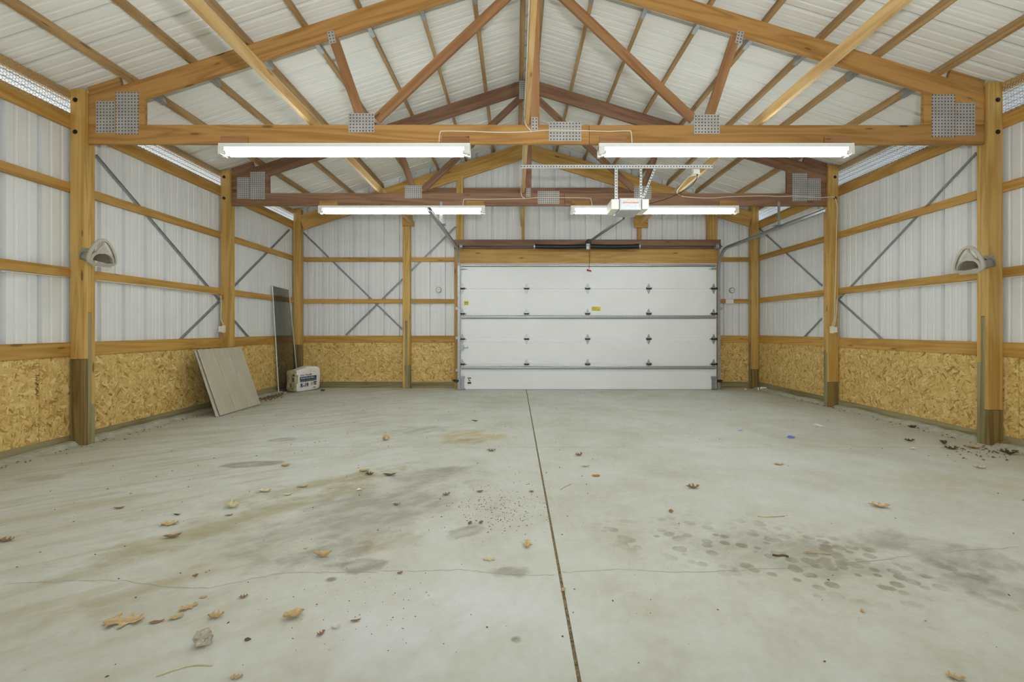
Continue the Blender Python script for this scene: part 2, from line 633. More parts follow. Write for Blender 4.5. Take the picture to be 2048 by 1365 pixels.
def concrete():
    N = NT('stained_concrete')
    p = N.obj()
    n1 = N.noise(p, 0.75, 6, 0.65, 0.3)
    n2 = N.noise(p, 3.2, 5, 0.62)
    n3 = N.noise(p, 26, 4, 0.6)
    rot = N.n('ShaderNodeVectorRotate', rotation_type='Z_AXIS')
    N.put(rot.inputs['Vector'], p)
    rot.inputs['Angle'].default_value = math.radians(-38)
    streak = N.noise(N.vmath('MULTIPLY', rot.outputs[0], (1.1, 8, 1)), 1.0, 4, 0.6, 0.4)
    f = N.math('ADD', N.math('MULTIPLY', n1, 0.5), N.math('ADD', N.math('MULTIPLY', n2, 0.32), N.math('MULTIPLY', n3, 0.18)))
    col = N.ramp(f, (0.36, lin(180, 178, 162)), (0.5, lin(196, 197, 187)), (0.62, lin(205, 208, 204)))
    # tan dirt, drifted in streaks over the left half
    sx = N.n('ShaderNodeSeparateXYZ')
    N.put(sx.inputs[0], p)
    leftness = N.step(N.math('MULTIPLY', sx.outputs[0], -1.0), -0.2, 2.6)
    dirt = N.math('MULTIPLY', N.step(streak, 0.46, 0.70), N.math('MULTIPLY', leftness, 0.55))
    col = N.mix(dirt, col, lin(168, 156, 122))
    edge = N.step(N.math('ABSOLUTE', N.math('SUBTRACT', sx.outputs[0], 0.2)), 3.3, 4.4)
    col = N.mix(N.math('MULTIPLY', edge, 0.4), col, lin(164, 158, 134))

    mottle = N.noise(N.vmath('MULTIPLY', rot.outputs[0], (4, 9, 1)), 1.0, 5, 0.65)

    def blot(px, py, rx, ry, ang, colr, amt, rag=0.5, nscale=5.0, soft=0.35):
        c = fl(px, py)
        mp = N.n('ShaderNodeMapping', vector_type='TEXTURE')
        N.put(mp.inputs['Vector'], p)
        mp.inputs['Location'].default_value = (c.x, c.y, 0)
        mp.inputs['Rotation'].default_value = (0, 0, math.radians(ang))
        mp.inputs['Scale'].default_value = (rx, ry, 1)
        flat = N.vmath('MULTIPLY', mp.outputs[0], (1, 1, 0))
        ln = N.n('ShaderNodeVectorMath', operation='LENGTH')
        N.put(ln.inputs[0], flat)
        nn = N.noise(p, nscale, 4, 0.6)
        d = N.math('ADD', ln.outputs['Value'], N.math('MULTIPLY', N.math('SUBTRACT', nn, 0.5), rag * 5))
        m = N.math('SUBTRACT', 1.0, N.step(d, 1.0 - soft * 1.5, 1.08))
        m = N.math('MULTIPLY', m, N.math('ADD', 0.45, N.math('MULTIPLY', N.step(mottle, 0.36, 0.62), 0.65)))
        return N.math('MULTIPLY', m, amt * 0.95), ln.outputs['Value'], colr

    blots_and_sheen = [
        (755, 1020, 1.05, 0.50, 52, lin(150, 146, 132), 0.75, 0.55, 3.0, 0.5),
        (850, 950, 0.42, 0.22, 30, lin(150, 148, 138), 0.7, 0.5, 4.0, 0.5),
        (640, 1110, 0.32, 0.16, 40, lin(150, 147, 136), 0.7, 0.5, 6.0, 0.4),
        (725, 1132, 0.15, 0.07, 5, lin(146, 142, 130), 0.8, 0.3, 9.0, 0.2),
        (930, 1065, 0.12, 0.07, 40, lin(150, 146, 134), 0.8, 0.4, 9.0, 0.3),
        (760, 1085, 0.25, 0.14, 45, lin(160, 144, 112), 0.5, 0.5, 5.0, 0.5),
        (480, 1040, 1.30, 0.20, 55, lin(158, 150, 116), 0.75, 0.6, 4.0, 0.5),
        (610, 975, 0.80, 0.16, 40, lin(156, 148, 112), 0.7, 0.6, 4.0, 0.5),
        (300, 1180, 0.55, 0.12, 55, lin(164, 154, 124), 0.6, 0.6, 5.0, 0.5),
        (505, 929, 0.24, 0.10, 12, lin(140, 134, 118), 0.85, 0.10, 5.0, 0.12),
        (565, 880, 0.15, 0.10, 10, lin(146, 140, 124), 0.7, 0.15, 8.0, 0.2),
        (75, 957, 0.16, 0.10, 10, lin(156, 148, 128), 0.5, 0.15, 8.0, 0.2),
        (940, 872, 0.40, 0.42, 0, lin(182, 164, 104), 0.75, 0.55, 4.0, 0.5),
        (935, 882, 0.22, 0.22, 0, lin(150, 138, 104), 0.6, 0.5, 5.0, 0.5),
        (830, 862, 0.55, 0.30, 20, lin(160, 158, 146), 0.7, 0.6, 4.0, 0.5),
        (900, 940, 0.20, 0.10, 20, lin(150, 148, 138), 0.7, 0.4, 6.0, 0.4),
        (1020, 1145, 0.11, 0.05, 0, lin(152, 150, 138), 0.8, 0.35, 10.0, 0.3),
        (1032, 1280, 0.022, 0.022, 0, lin(110, 108, 96), 0.9, 0.1, 20.0, 0.4),
        (662, 1160, 0.03, 0.025, 0, lin(126, 122, 108), 0.8, 0.1, 20.0, 0.4),
        (1880, 1105, 0.42, 0.22, -25, lin(152, 148, 136), 0.75, 0.45, 6.0, 0.4),
        (2020, 1185, 0.26, 0.12, -25, lin(150, 147, 136), 0.75, 0.45, 6.0, 0.4),
        (1900, 960, 0.9, 0.3, 0, lin(186, 174, 146), 0.5, 0.6, 3.0, 0.6),
        (1640, 1095, 0.30, 0.10, 0, lin(164, 158, 140), 0.55, 0.5, 8.0, 0.4),
        (900, 1230, 0.60, 0.32, 20, lin(214, 216, 220), 0.6, 0.5, 3.0, 0.6),  # cool pale patch: sheen of daylight painted into the concrete colour
    ]
    for b in blots_and_sheen:
        m, ln, c = blot(*b)
        col = N.mix(m, col, c)
    # drip marks to the right of the joint
    m, ln, _ = blot(1600, 1118, 0.92, 0.44, -24, None, 1.3, 0.30, 3.0, 0.40)
    spots = N.vor(N.vmath('MULTIPLY', p, (13.5, 13.5, 0)), 1.0)
    sp = N.math('SUBTRACT', 1.0, N.step(N.math('ADD', spots, N.math('MULTIPLY', n2, 0.25)), 0.50, 0.58))
    col = N.mix(N.math('MULTIPLY', N.math('MULTIPLY', m, sp), 0.75), col, lin(142, 138, 122))
    m2, ln, _ = blot(1570, 1105, 0.60, 0.25, -20, None, 1.0, 0.5, 4.0, 0.3)
    col = N.mix(N.math('MULTIPLY', m2, 0.5), col, lin(148, 144, 128))
    # scattered fine specks
    sk = N.vor(p, 30.0)
    sc = N.vor(p, 30.0, 'Color')
    se = N.n('ShaderNodeSeparateColor')
    N.put(se.inputs[0], sc)
    fleck = N.math('MULTIPLY', N.math('SUBTRACT', 1.0, N.step(sk, 0.06, 0.12)), N.math('GREATER_THAN', se.outputs[0], 0.9))
    col = N.mix(N.math('MULTIPLY', fleck, 0.6), col, lin(120, 106, 84))
    N.bump(n3, 0.12, 0.002)
    rough = N.math('ADD', 0.60, N.math('MULTIPLY', n2, 0.3))
    return N.done(col, rough, 0, 0.25)


M['concrete'] = concrete()
M['curb'] = plain('rough_curb_concrete', lin(168, 166, 150), 0.9, 0, 0.18, 14)
M['filler'] = plain('joint_grit', lin(134, 118, 88), 0.95, 0, 0.6, 160)
M['crack'] = plain('crack_dark', lin(152, 146, 128), 0.95, 0, 0.2, 30)

# ---------------------------------------------------------------- key planes (metres)
Y1, Y2, Y3 = 4.34 * K, 6.553 * K, 8.70 * K         # front faces of the three pairs of posts
YW = 8.855 * K                                      # end wall sheet
XL, XR = -4.29, 4.686                               # side wall sheets
PLY = 0.038
CX = 0.185                                          # ridge line
SL, SR = 0.3235, 0.3055                             # roof slopes left and right
CH0, CH1 = CZ + 1.776, CZ + 1.960                   # bottom chord, bottom and top
RID = CZ + 3.623                                    # apex of the truss (chord top)
DECK = CZ + 3.717                                   # apex of the roof sheets
YB = -2.95                                          # wall behind the camera


def chord_top(X):
    return RID - (SL * (CX - X) if X < CX else SR * (X - CX))


def deck(X):
    return DECK - (SL * (CX - X) if X < CX else SR * (X - CX))


# ---------------------------------------------------------------- floor
floor = setting('floor')
JX = 0.197
YJ = 4.273 * K
for (x0, x1) in ((-4.6, JX - 0.0065), (JX + 0.0065, 5.0)):
    for (y0, y1) in ((YB - 0.3, YJ - 0.003), (YJ + 0.003, YW + 0.1)):
        nx, ny = 2, 2
        vs = []
        for z in (0, -0.1):
            vs += [(x0, y0, fz(y0) + z), (x1, y0, fz(y0) + z), (x1, y1, fz(y1) + z), (x0, y1, fz(y1) + z)]
        b = 0.003
        me = mesh('concrete_slab', vs, [(0, 1, 2, 3), (7, 6, 5, 4), (0, 4, 5, 1), (1, 5, 6, 2), (2, 6, 7, 3), (3, 7, 4, 0)])
        link('concrete_slab', me, M['concrete'], floor)
mb = MB()
mb.add([(JX - 0.02, YB, fz(YB) - 0.006), (JX + 0.02, YB, fz(YB) - 0.006), (JX + 0.02, YW, fz(YW) - 0.006), (JX - 0.02, YW, fz(YW) - 0.006)], [(0, 1, 2, 3)])
mb.add([(-4.6, YJ - 0.01, fz(YJ) - 0.005), (5.0, YJ - 0.01, fz(YJ) - 0.005), (5.0, YJ + 0.01, fz(YJ) - 0.005), (-4.6, YJ + 0.01, fz(YJ) - 0.005)], [(0, 1, 2, 3)])
rj = random.Random(3)
for i in range(900):
    y = 0.9 + 7.8 * rj.random() ** 1.6
    x = JX + rj.uniform(-0.006, 0.006)
    s = rj.uniform(0.002, 0.006)
    c = Vector((x, y, fz(y) - 0.003))
    pts = [c + Vector((rj.uniform(-s, s), rj.uniform(-s, s) * 1.6, rj.uniform(-s, s) * 0.6)) for _ in range(4)]
    mb.add(pts, [(0, 1, 2), (0, 3, 1), (1, 3, 2), (0, 2, 3)])
o = mb.build('joint_filler', M['filler'], floor)
o['kind'] = 'stuff'


def ribbon(name, pix, wd, lift, seed):
    r = random.Random(seed)
    pts = curve_pts([fl(*q) for q in pix], 10)
    vs, fs = [], []
    for i, p in enumerate(pts):
        q = p + Vector((0, r.uniform(-0.008, 0.008), 0))
        h = wd * r.uniform(0.4, 1.2)
        vs += [(q.x, q.y - h, fz(q.y - h) + lift), (q.x, q.y + h, fz(q.y + h) + lift)]
        if i:
            k = 2 * i
            fs.append((k - 2, k, k + 1, k - 1))
    return link(name, mesh(name, vs, fs), M['crack'], floor)


ribbon('crack', [(20, 1168), (230, 1162), (400, 1178), (560, 1148), (690, 1146), (830, 1143), (930, 1141), (1010, 1149), (1110, 1151)], 0.0015, 0.0006, 1)
ribbon('crack', [(1125, 1146), (1260, 1140), (1345, 1146), (1470, 1142), (1600, 1136), (1740, 1122), (1860, 1108), (2040, 1095)], 0.0015, 0.0006, 2)

# outside ground, seen only as light on the eaves
g = MB()
g.box((-40, -30, -0.35), (-4.7, 40, -0.20))
g.box((5.1, -30, -0.35), (40, 40, -0.20))
g.box((-4.7, -30, -0.35), (5.1, YB - 0.35, -0.20))
o = g.build('ground', M['ground'])
o['kind'] = 'structure'


# ---------------------------------------------------------------- ribbed sheets
def profile(u0, u1, ribs, d):
    """(u, outward depth) of one ribbed sheet between u0 and u1; ribs are the positions of its big ribs"""
    pts = [(u0, 0.0)]
    for r in ribs:
        for (du, dd) in ((-0.100, 'm'), (0.0, 'M'), (0.100, 'm')):
            c = r + du
            if dd == 'M':
                q = [(c - 0.024, 0), (c - 0.017, d), (c + 0.017, d), (c + 0.024, 0)]
            else:
                q = [(c - 0.016, 0), (c - 0.008, 0.0035), (c + 0.008, 0.0035), (c + 0.016, 0)]
            pts += [x for x in q if u0 < x[0] < u1]
    pts.append((u1, 0.0))
    return pts


def sheet_set(parent, name, mat, pitch, phase, ua, ub, place, d=0.042, cut=None):
    """rows of ribbed sheets three ribs wide; place(u, depth, end) gives the lower (0) and the upper (1) point"""
    wdt = pitch * 3
    n0 = math.floor((ua - phase) / wdt) - 1
    for n in range(n0, n0 + 60):
        u0 = phase + n * wdt - pitch * 0.5
        u1 = u0 + wdt
        u0, u1 = max(u0, ua), min(u1, ub)
        if u1 - u0 < 0.02:
            continue
        ribs = [phase + n * wdt + k * pitch for k in range(-1, 4)]
        prof = profile(u0, u1 - 0.012, ribs, d) + [(u1 + 0.004, -0.004)]
        vs, fs = [], []
        for i, (u, dd) in enumerate(prof):
            vs += [place(u, dd, 0), place(u, dd, 1)]
            if i:
                k = 2 * i
                fs.append((k - 2, k, k + 1, k - 1))
        link(name, mesh(name, vs, fs), mat, parent)


ceiling = setting('ceiling')
EAVE = 0.45
sheet_set(ceiling, 'roof_panel', M['roof'], 0.2985, 3.973 + 0.149, YB, YW + 0.35,
          lambda u, d, e: (CX, u, deck(CX) + d) if e else (XL - EAVE, u, deck(XL - EAVE) + d))
sheet_set(ceiling, 'roof_panel', M['roof'], 0.2985, 3.973 + 0.149, YB, YW + 0.35,
          lambda u, d, e: (CX, u, deck(CX) + d) if e else (XR + EAVE, u, deck(XR + EAVE) + d))
# ridge vent strip closing the joint of the two slopes
mb = MB()
mb.prism([(CX - 0.14, YB, deck(CX - 0.14) + 0.03), (CX, YB, deck(CX) + 0.05), (CX + 0.14, YB, deck(CX + 0.14) + 0.03), (CX, YB, deck(CX) + 0.07)], (0, YW + 0.35 - YB, 0))
mb.build('ridge_cap', M['galv_dark'], ceiling)
# purlins on top of the trusses, bay by bay, with their steel clips behind each truss
PR = (0.105, 0.62, 1.16, 1.70, 2.235, 2.77, 3.32, 3.90)
PH = 0.089
for sgn, sl in ((-1, SL), (1, SR)):
    nrm = Vector((sgn * sl, 0, 1)).normalized()
    for r in PR:
        X = CX + sgn * r
        zc = chord_top(X) + 0.046
        for (y0, y1) in ((YB, Y1 + 0.055), (Y1 + 0.059, Y2 + 0.055), (Y2 + 0.059, YW)):
            board('purlin', (X, y0, zc), (X, y1, zc), PLY, PH, M['purlin'], ceiling, nrm)
        for yt in (Y1, Y2):
            y0 = yt + 0.31
            m = Matrix((Vector((0, 1, 0)), nrm.cross(Vector((0, 1, 0))), nrm)).transposed().to_4x4()
            m.translation = (X, y0, zc)
            mb = MB()
            L = 0.17
            mb.box((0, -0.0225, -0.050), (L, -0.0198, 0.034))
            mb.box((0, 0.0198, -0.050), (L, 0.0225, 0.034))
            mb.box((0, -0.0225, -0.050), (L, 0.0225, -0.0462))
            mb.build('purlin_clip', M['galv'], ceiling, mw=m)


# ---------------------------------------------------------------- side walls
def post(side, Yf, label, splices, tops, grp=None):
    """three-ply post; splices = where each ply changes to treated timber"""
    x0, x1 = (-4.252, -4.112) if side < 0 else (4.508, 4.648)
    t = thing('post', label, 'post', ((x0 + x1) / 2, Yf + 0.057, fz(Yf)))
    mats = [M['treated'], M['treated_grey'], M['treated_grey']]
    for i in range(3):
        y0, y1 = Yf + PLY * i + 0.0004, Yf + PLY * (i + 1) - 0.0004
        z = splices[i]
        inset = 0.002 if i == 1 else 0.0
        lo, hi = (x0, x1 - inset) if side < 0 else (x0 + inset, x1)
        bx('lower_ply', (lo, y0, fz(Yf) - 0.03), (hi, y1, z - 0.0015), mats[i], t, 0.0025)
        bx('upper_ply', (lo, y0, z + 0.0015), (hi, y1, tops[i]), M['post'], t, 0.0025)
    for zz in (3.335, 3.03):
        mb = MB()
        c = Vector(((x0 + x1) / 2 - 0.02 * side * -1, Yf, zz))
        mb.tube([c + Vector((0, 0.005, 0)), c + Vector((0, -0.004, 0))], 0.022, 14)
        mb.tube([c + Vector((0, -0.004, 0)), c + Vector((0, -0.014, 0))], 0.012, 6)
        if Yf < Y3 - 0.1:
            mb.build('bolt', M['bolt'], t)
    return t


TOPL, TOPR = deck(-4.18) - 0.02, deck(4.58) - 0.02
post(-1, Y1, 'three-ply timber post carrying the left end of the nearer truss', (0.859, 1.305, 0.414), (TOPL, CH0 - 0.002, TOPL))
post(-1, Y2, 'three-ply timber post rising behind the leaning grey siding sheets', (0.86, 0.80, 0.84), (TOPL, CH0 - 0.002, TOPL))
post(-1, Y3, 'timber corner post behind the dark screen panel and the insulation bag', (0.84, 0.80, 0.84), (deck(-4.18) - 0.02,) * 3)
post(1, Y1, 'three-ply timber post carrying the right end of the nearer truss', (0.373, 1.27, 0.82), (TOPR, CH0 - 0.002, TOPR))
post(1, Y2, 'right wall timber post with white box and cable, carrying the farther truss', (0.38, 0.80, 0.84), (TOPR, CH0 - 0.002, TOPR))
post(1, Y3, 'timber corner post standing to the right of the garage door', (0.37, 0.90, 0.84), (deck(4.58) - 0.02,) * 3)


def strap(parent, a, b, facing):
    """galvanised strap, a flat with one turned-up lip, from a to b; facing points into the room"""
    a, b = Vector(a), Vector(b)
    x = (b - a).normalized()
    n = Vector(facing)
    n = (n - x * n.dot(x)).normalized()
    s = n.cross(x)
    mb = MB()
    wd = 0.017
    def q(p, ds, dn):
        return p + s * ds + n * dn
    mb.add([q(a, -wd, 0), q(b, -wd, 0), q(b, wd, 0), q(a, wd, 0), q(a, -wd, 0.002), q(b, -wd, 0.002), q(b, wd, 0.002), q(a, wd, 0.002)],
           [(0, 3, 2, 1), (4, 5, 6, 7), (0, 1, 5, 4), (1, 2, 6, 5), (2, 3, 7, 6), (3, 0, 4, 7)])
    mb.add([q(a, wd - 0.002, 0.002), q(b, wd - 0.002, 0.002), q(b, wd, 0.002), q(a, wd, 0.002), q(a, wd - 0.002, 0.014), q(b, wd - 0.002, 0.014), q(b, wd, 0.014), q(a, wd, 0.014)],
           [(0, 3, 2, 1), (4, 5, 6, 7), (0, 1, 5, 4), (1, 2, 6, 5), (2, 3, 7, 6), (3, 0, 4, 7)])
    mb.build('strap_brace', M['strap'], parent)


def hex_net(name, parent, X, y0, y1, z0, z1, lean, seed):
    r = random.Random(seed)
    a = 0.0165
    dx, dz = 1.5 * a, math.sqrt(3) * a / 2
    pos, edges = {}, set()
    cols = int((y1 - y0) / dx)
    rows = int((z1 - z0) / dz)
    mb = MB()
    def pt(y, z):
        zz = max(0.0, min(1.0, (z - z0) / (z1 - z0)))
        return Vector((X + lean * math.sin(zz * math.pi) + 0.012 * mnoise.noise(Vector((y * 3, z * 9, seed))), y, z + 0.012 * mnoise.noise(Vector((y * 2.2, seed, 0.3)))))
    def edge(p, q):
        d = (q - p).normalized()
        u = d.orthogonal().normalized()
        v = d.cross(u)
        R = 0.0019
        vs = []
        for c in (p, q):
            for k in range(3):
                an = 2.094 * k
                vs.append(c + (u * math.cos(an) + v * math.sin(an)) * R)
        mb.add(vs, [(0, 1, 4, 3), (1, 2, 5, 4), (2, 0, 3, 5)])
    for i in range(cols):
        cy = y0 + a + i * dx
        for j in range(0, rows - 1, 2):
            cz = z0 + dz + j * dz + (dz if i % 2 else 0)
            c = [(cy + a * math.cos(math.pi / 3 * k), cz + a * math.sin(math.pi / 3 * k)) for k in range(6)]
            for k in (0, 1, 2):
                edge(pt(*c[k]), pt(*c[k + 1]))
            if j == 0:
                for k in (3, 4, 5):
                    edge(pt(*c[k]), pt(*c[(k + 1) % 6]))
    o = mb.build(name, M['wire'], parent)
    o['kind'] = 'stuff'


BAYS = ((YB, Y1), (Y1 + 0.115, Y2), (Y2 + 0.115, Y3))
for side in (-1, 1):
    nm = 'wall_left' if side < 0 else 'wall_right'
    wall = setting(nm)
    Xs = XL if side < 0 else XR
    xi = -4.252 if side < 0 else 4.648               # inner face of girts
    def rng(a, b):
        return (min(a, b), max(a, b))
    ph = 4.891 if side < 0 else 5.211
    sheet_set(wall, 'metal_panel', M['sheet'], 0.3057, ph, YB, YW,
              lambda u, d, e: (Xs + side * d, u, 3.215 if e else -0.28), 0.042)
    gx0, gx1 = rng(xi, Xs - side * 0.001)
    for (y0, y1) in ((YB, Y1 + 0.05), (Y1 + 0.06, Y2 + 0.05), (Y2 + 0.06, YW - 0.004)):
        bx('girt', (gx0, y0, 1.645), (gx1, y1, 1.734), M['girt'], wall)
        bx('girt', (gx0, y0, 2.457), (gx1, y1, 2.546), M['girt'], wall)
        bx('skirt_board', (gx0, y0, 0.884), (gx1, y1, 1.020), M['girt'], wall)
        bx('eave_girt', (gx0, y0, 3.070), (gx1, y1, 3.212), M['girt'], wall)
        zt = deck(xi)
        bx('eave_board', (gx0, y0, zt - 0.088), (gx1, y1, zt - 0.012), M['girt'], wall)
        bx('base_board', (gx0 + 0.0 if side > 0 else gx0, y0, -0.02), (gx1, y1, 0.132 - 0.004 * (y0 > 4)), M['treated_grey'], wall)
    # strand board under the skirt, sheet by sheet
    if side < 0:
        cuts = [YB, 0.6, 3.04, atX(81, 800, xi).y, atX(291.8, 800, xi).y, 6.95, atX(517.6, 760, xi).y, YW - 0.02]
    else:
        cuts = [YB, 1.3, atX(2034.7, 800, xi).y, atX(1814.6, 800, xi).y, 7.0, atX(1575, 760, xi).y, YW - 0.02]
    ox0, ox1 = rng(xi + side * 0.012, xi + side * 0.024)
    for a, b in zip(cuts, cuts[1:]):
        bx('strand_board', (ox0, a + 0.002, 0.12), (ox1, b - 0.002, 0.890), M['osb'], wall, 0.001)
    # low concrete curb in front of the base board
    r = random.Random(21 + side)
    for (y0, y1) in BAYS:
        vs, fs = [], []
        n = max(4, int((y1 - y0) / 0.12))
        for i in range(n + 1):
            y = y0 + (y1 - y0) * i / n
            wd = 0.055 + r.uniform(-0.018, 0.02)
            h = 0.040 + r.uniform(-0.010, 0.008)
            xa, xb, xc = xi + side * 0.01, xi - side * wd, xi - side * (wd + 0.045 + r.uniform(0, 0.02))
            vs += [(xa, y, fz(y) + h), (xb, y, fz(y) + h - 0.006), (xc, y, fz(y) - 0.004)]
            if i:
                k = 3 * i
                fs += [(k - 3, k, k + 1, k - 2), (k - 2, k + 1, k + 2, k - 1)]
        link('curb', mesh('curb', vs, fs), M['curb'], wall)
    # wire netting over the eave gap
    zt = deck(xi)
    for n_, (y0, y1) in enumerate(BAYS):
        hex_net('wire_netting', wall, xi - side * 0.012, max(y0, 1.9), y1 - 0.01, 3.175, zt - 0.03, -side * 0.02, 5 + n_)
    # overhang: soffit strips and fascia
    xs0, xs1 = rng(Xs + side * 0.005, Xs + side * EAVE)
    zs = deck(Xs + side * EAVE) - 0.06
    k = 6
    for i in range(k):
        xa, xb = Xs + side * (0.01 + (EAVE - 0.01) * i / k), Xs + side * (0.01 + (EAVE - 0.01) * (i + 1) / k)
        xm = (xa + xb) / 2
        sl = SL if side < 0 else SR
        up = Vector((side * sl, 0, 1))
        board('soffit_strip', (xm, YB, deck(xm) - 0.022), (xm, YW + 0.3, deck(xm) - 0.022), (EAVE - 0.01) / k - 0.006, 0.012, M['soffit'], wall, up, 0.003)
    fx0, fx1 = rng(Xs + side * EAVE, Xs + side * (EAVE + 0.025))
    bx('fascia', (fx0, YB, zs - 0.02), (fx1, YW + 0.3, zs + 0.10), M['soffit'], wall)
    # cross straps behind the girts
    xst = Xs - side * 0.004
    P = (lambda px, py: atX(px, py, xst))
    if side < 0:
        segs = [((190, 311), (438, 601)), ((437.5, 603), (358.6, 680)), ((578.4, 459.3), (467.5, 572)), ((466, 640.4), (496, 675)), ]
    else:
        segs = [((1518.7, 457.4), (1645, 572.5)), ((1644, 637), (1607, 676)), ((1953.5, 306.2), (1676, 601)), ((1676.5, 599.5), (1768, 682))]
    for a, b in segs:
        strap(wall, P(*a), P(*b), (-side, 0, 0))

# ---------------------------------------------------------------- end wall (the far one) with the door in it
wall = setting('wall_back')
GX = YW - 0.041                                      # inner face of the end girts
DX0, DX1 = -1.175, 3.90                              # rough opening between the jambs


def end_place(u, d, e):
    if e:
        return (u, YW + d, deck(u) + 0.004)
    return (u, YW + d, 2.55 if DX0 < u < DX1 else -0.28)


sheet_set(wall, 'metal_panel', M['sheet'], 0.2992, -1.0515, XL, DX0 + 0.03, end_place)
sheet_set(wall, 'metal_panel', M['sheet'], 0.2992, -1.0515, DX0 + 0.03, DX1 - 0.03, lambda u, d, e: (u, YW + d, deck(u) + 0.004 if e else 2.5))
sheet_set(wall, 'metal_panel', M['sheet'], 0.2992, -1.0515, DX1 - 0.03, XR, end_place)
for (x0, x1) in ((-4.112, -2.165), (-2.02, DX0), (DX1, 4.508)):
    bx('girt', (x0, GX, 1.640), (x1, YW - 0.002, 1.722), M['girt'], wall)
    bx('girt', (x0, GX, 2.447), (x1, YW - 0.002, 2.532), M['girt'], wall)
    bx('skirt_board', (x0, GX, 0.877), (x1, YW - 0.002, 1.012), M['girt'], wall)
    bx('base_board', (x0, GX, -0.02), (x1, YW - 0.002, 0.118), M['treated_grey'], wall)
for (x0, x1) in ((-4.252, (675.7 - VX) / F * GX), ((675.7 - VX) / F * GX, -2.10), (-2.10, DX0), (DX1, 4.64)):
    bx('strand_board', (x0 + 0.002, GX + 0.012, 0.10), (x1 - 0.002, GX + 0.024, 0.885), M['osb'], wall, 0.001)
X_DOOR0, X_DOOR1 = (921 - VX) / (F / (8.54 * K)), (1433 - VX) / (F / (8.54 * K))
# studs, jambs, cripples, header
Yj = 8.70 * K


def ply_stud(x0, x1, z0, z1, low=None):
    n = 3
    for i in range(n):
        a, b = x0 + (x1 - x0) * i / n, x0 + (x1 - x0) * (i + 1) / n
        zz = z0
        if low and low[i]:
            bx('stud_ply', (a + 0.0008, Yj, z0), (b - 0.0008, GX - 0.001, low[i] - 0.001), M['treated_grey'], wall)
            zz = low[i] + 0.001
        bx('stud_ply', (a + 0.0008, Yj, zz), (b - 0.0008, GX - 0.001, z1), M['post'], wall)


ply_stud(-2.162, -2.025, fz(8.9) - 0.03, CZ + 2.10, (None, 1.30, 0.45))
bx('stud_block', (-2.16, Yj - 0.04, CZ + 1.95), (-1.97, Yj - 0.002, CZ + 2.16), M['girt'], wall, grain=0)
bx('jamb', (DX0, Yj, fz(8.9) - 0.03), (DX0 + 0.085, YW - 0.002, CZ + 1.66), M['header'], wall)
bx('jamb', (DX1 - 0.085, Yj, fz(8.9) - 0.03), (DX1, YW - 0.002, CZ + 1.66), M['header'], wall)
for (a, b) in ((912.6, 926), (1416.5, 1435)):
    xa, xb = (a - VX) / F * Yj, (b - VX) / F * Yj
    ply_stud(xa, xb, CZ + 1.69, chord_top((xa + xb) / 2) - 0.30)
for (a, b) in ((1043.5, 1049.5), (1277, 1284)):
    xa, xb = (a - VX) / F * Yj, (b - VX) / F * Yj
    bx('cripple_stud', (xa, Yj + 0.02, CZ + 1.69), (xb, GX - 0.001, CZ + 2.40), M['girt'], wall)
bx('stud_block', (1.30 + 0.96, Yj - 0.04, CZ + 1.92), (2.52, Yj - 0.002, CZ + 2.16), M['girt'], wall, grain=0)
for xa, xb in ((DX0 + 0.06, X_DOOR0 + 0.03), (X_DOOR1 - 0.03, DX1 - 0.06)):
    bx('door_stop', (xa, 8.54 * K + 0.045, -0.05), (xb, Yj - 0.002, CZ + 1.22), M['header'], wall)
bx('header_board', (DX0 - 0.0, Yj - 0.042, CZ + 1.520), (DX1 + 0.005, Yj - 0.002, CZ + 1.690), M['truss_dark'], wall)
bx('header_board', (DX0 + 0.088, Yj, CZ + 1.17), (DX1 - 0.088, Yj + 0.04, CZ + 1.520), M['header'], wall)
# end rafters and tie
for sgn, sl, xe in ((-1, SL, -4.10), (1, SR, 4.50)):
    pts = []
    top = -0.065
    h = 0.30
    xm = CX
    pts = [(xm, Yj, chord_top(xm) + top), (xe, Yj, chord_top(xe) + top), (xe, Yj, chord_top(xe) + top - h), (xm, Yj, chord_top(xm) + top - h)]
    a = (Vector(pts[0]) + Vector(pts[3])) / 2
    b = (Vector(pts[1]) + Vector(pts[2])) / 2
    d = (b - a).normalized()
    board('rafter', a + Vector((0, 0.02, 0)) - d * 0.0, b + Vector((0, 0.02, 0)), PLY, h * 0.95, M['header'], wall)
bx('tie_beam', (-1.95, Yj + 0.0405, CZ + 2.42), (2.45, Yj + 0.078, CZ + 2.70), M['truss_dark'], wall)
xst = YW - 0.005
for a, b, oy in (((603, 462), (804.8, 659.5), 0.0), ((691.8, 671), (911.6, 454.2), -0.016)):
    strap(wall, at(*a, xst + oy), at(*b, xst + oy), (0, -1, 0))

# wall behind the camera, with its doorway open to the day
wf = setting('wall_front')
for nm_, lo, hi in (('front_panel', (XL, YB - 0.06, -0.1), (-2.4, YB, 5.0)), ('front_panel', (2.8, YB - 0.06, -0.1), (XR, YB, 5.0)), ('front_panel', (-2.4, YB - 0.06, 2.65), (2.8, YB, 5.0))):
    bx(nm_, lo, hi, M['sheet'], wf)

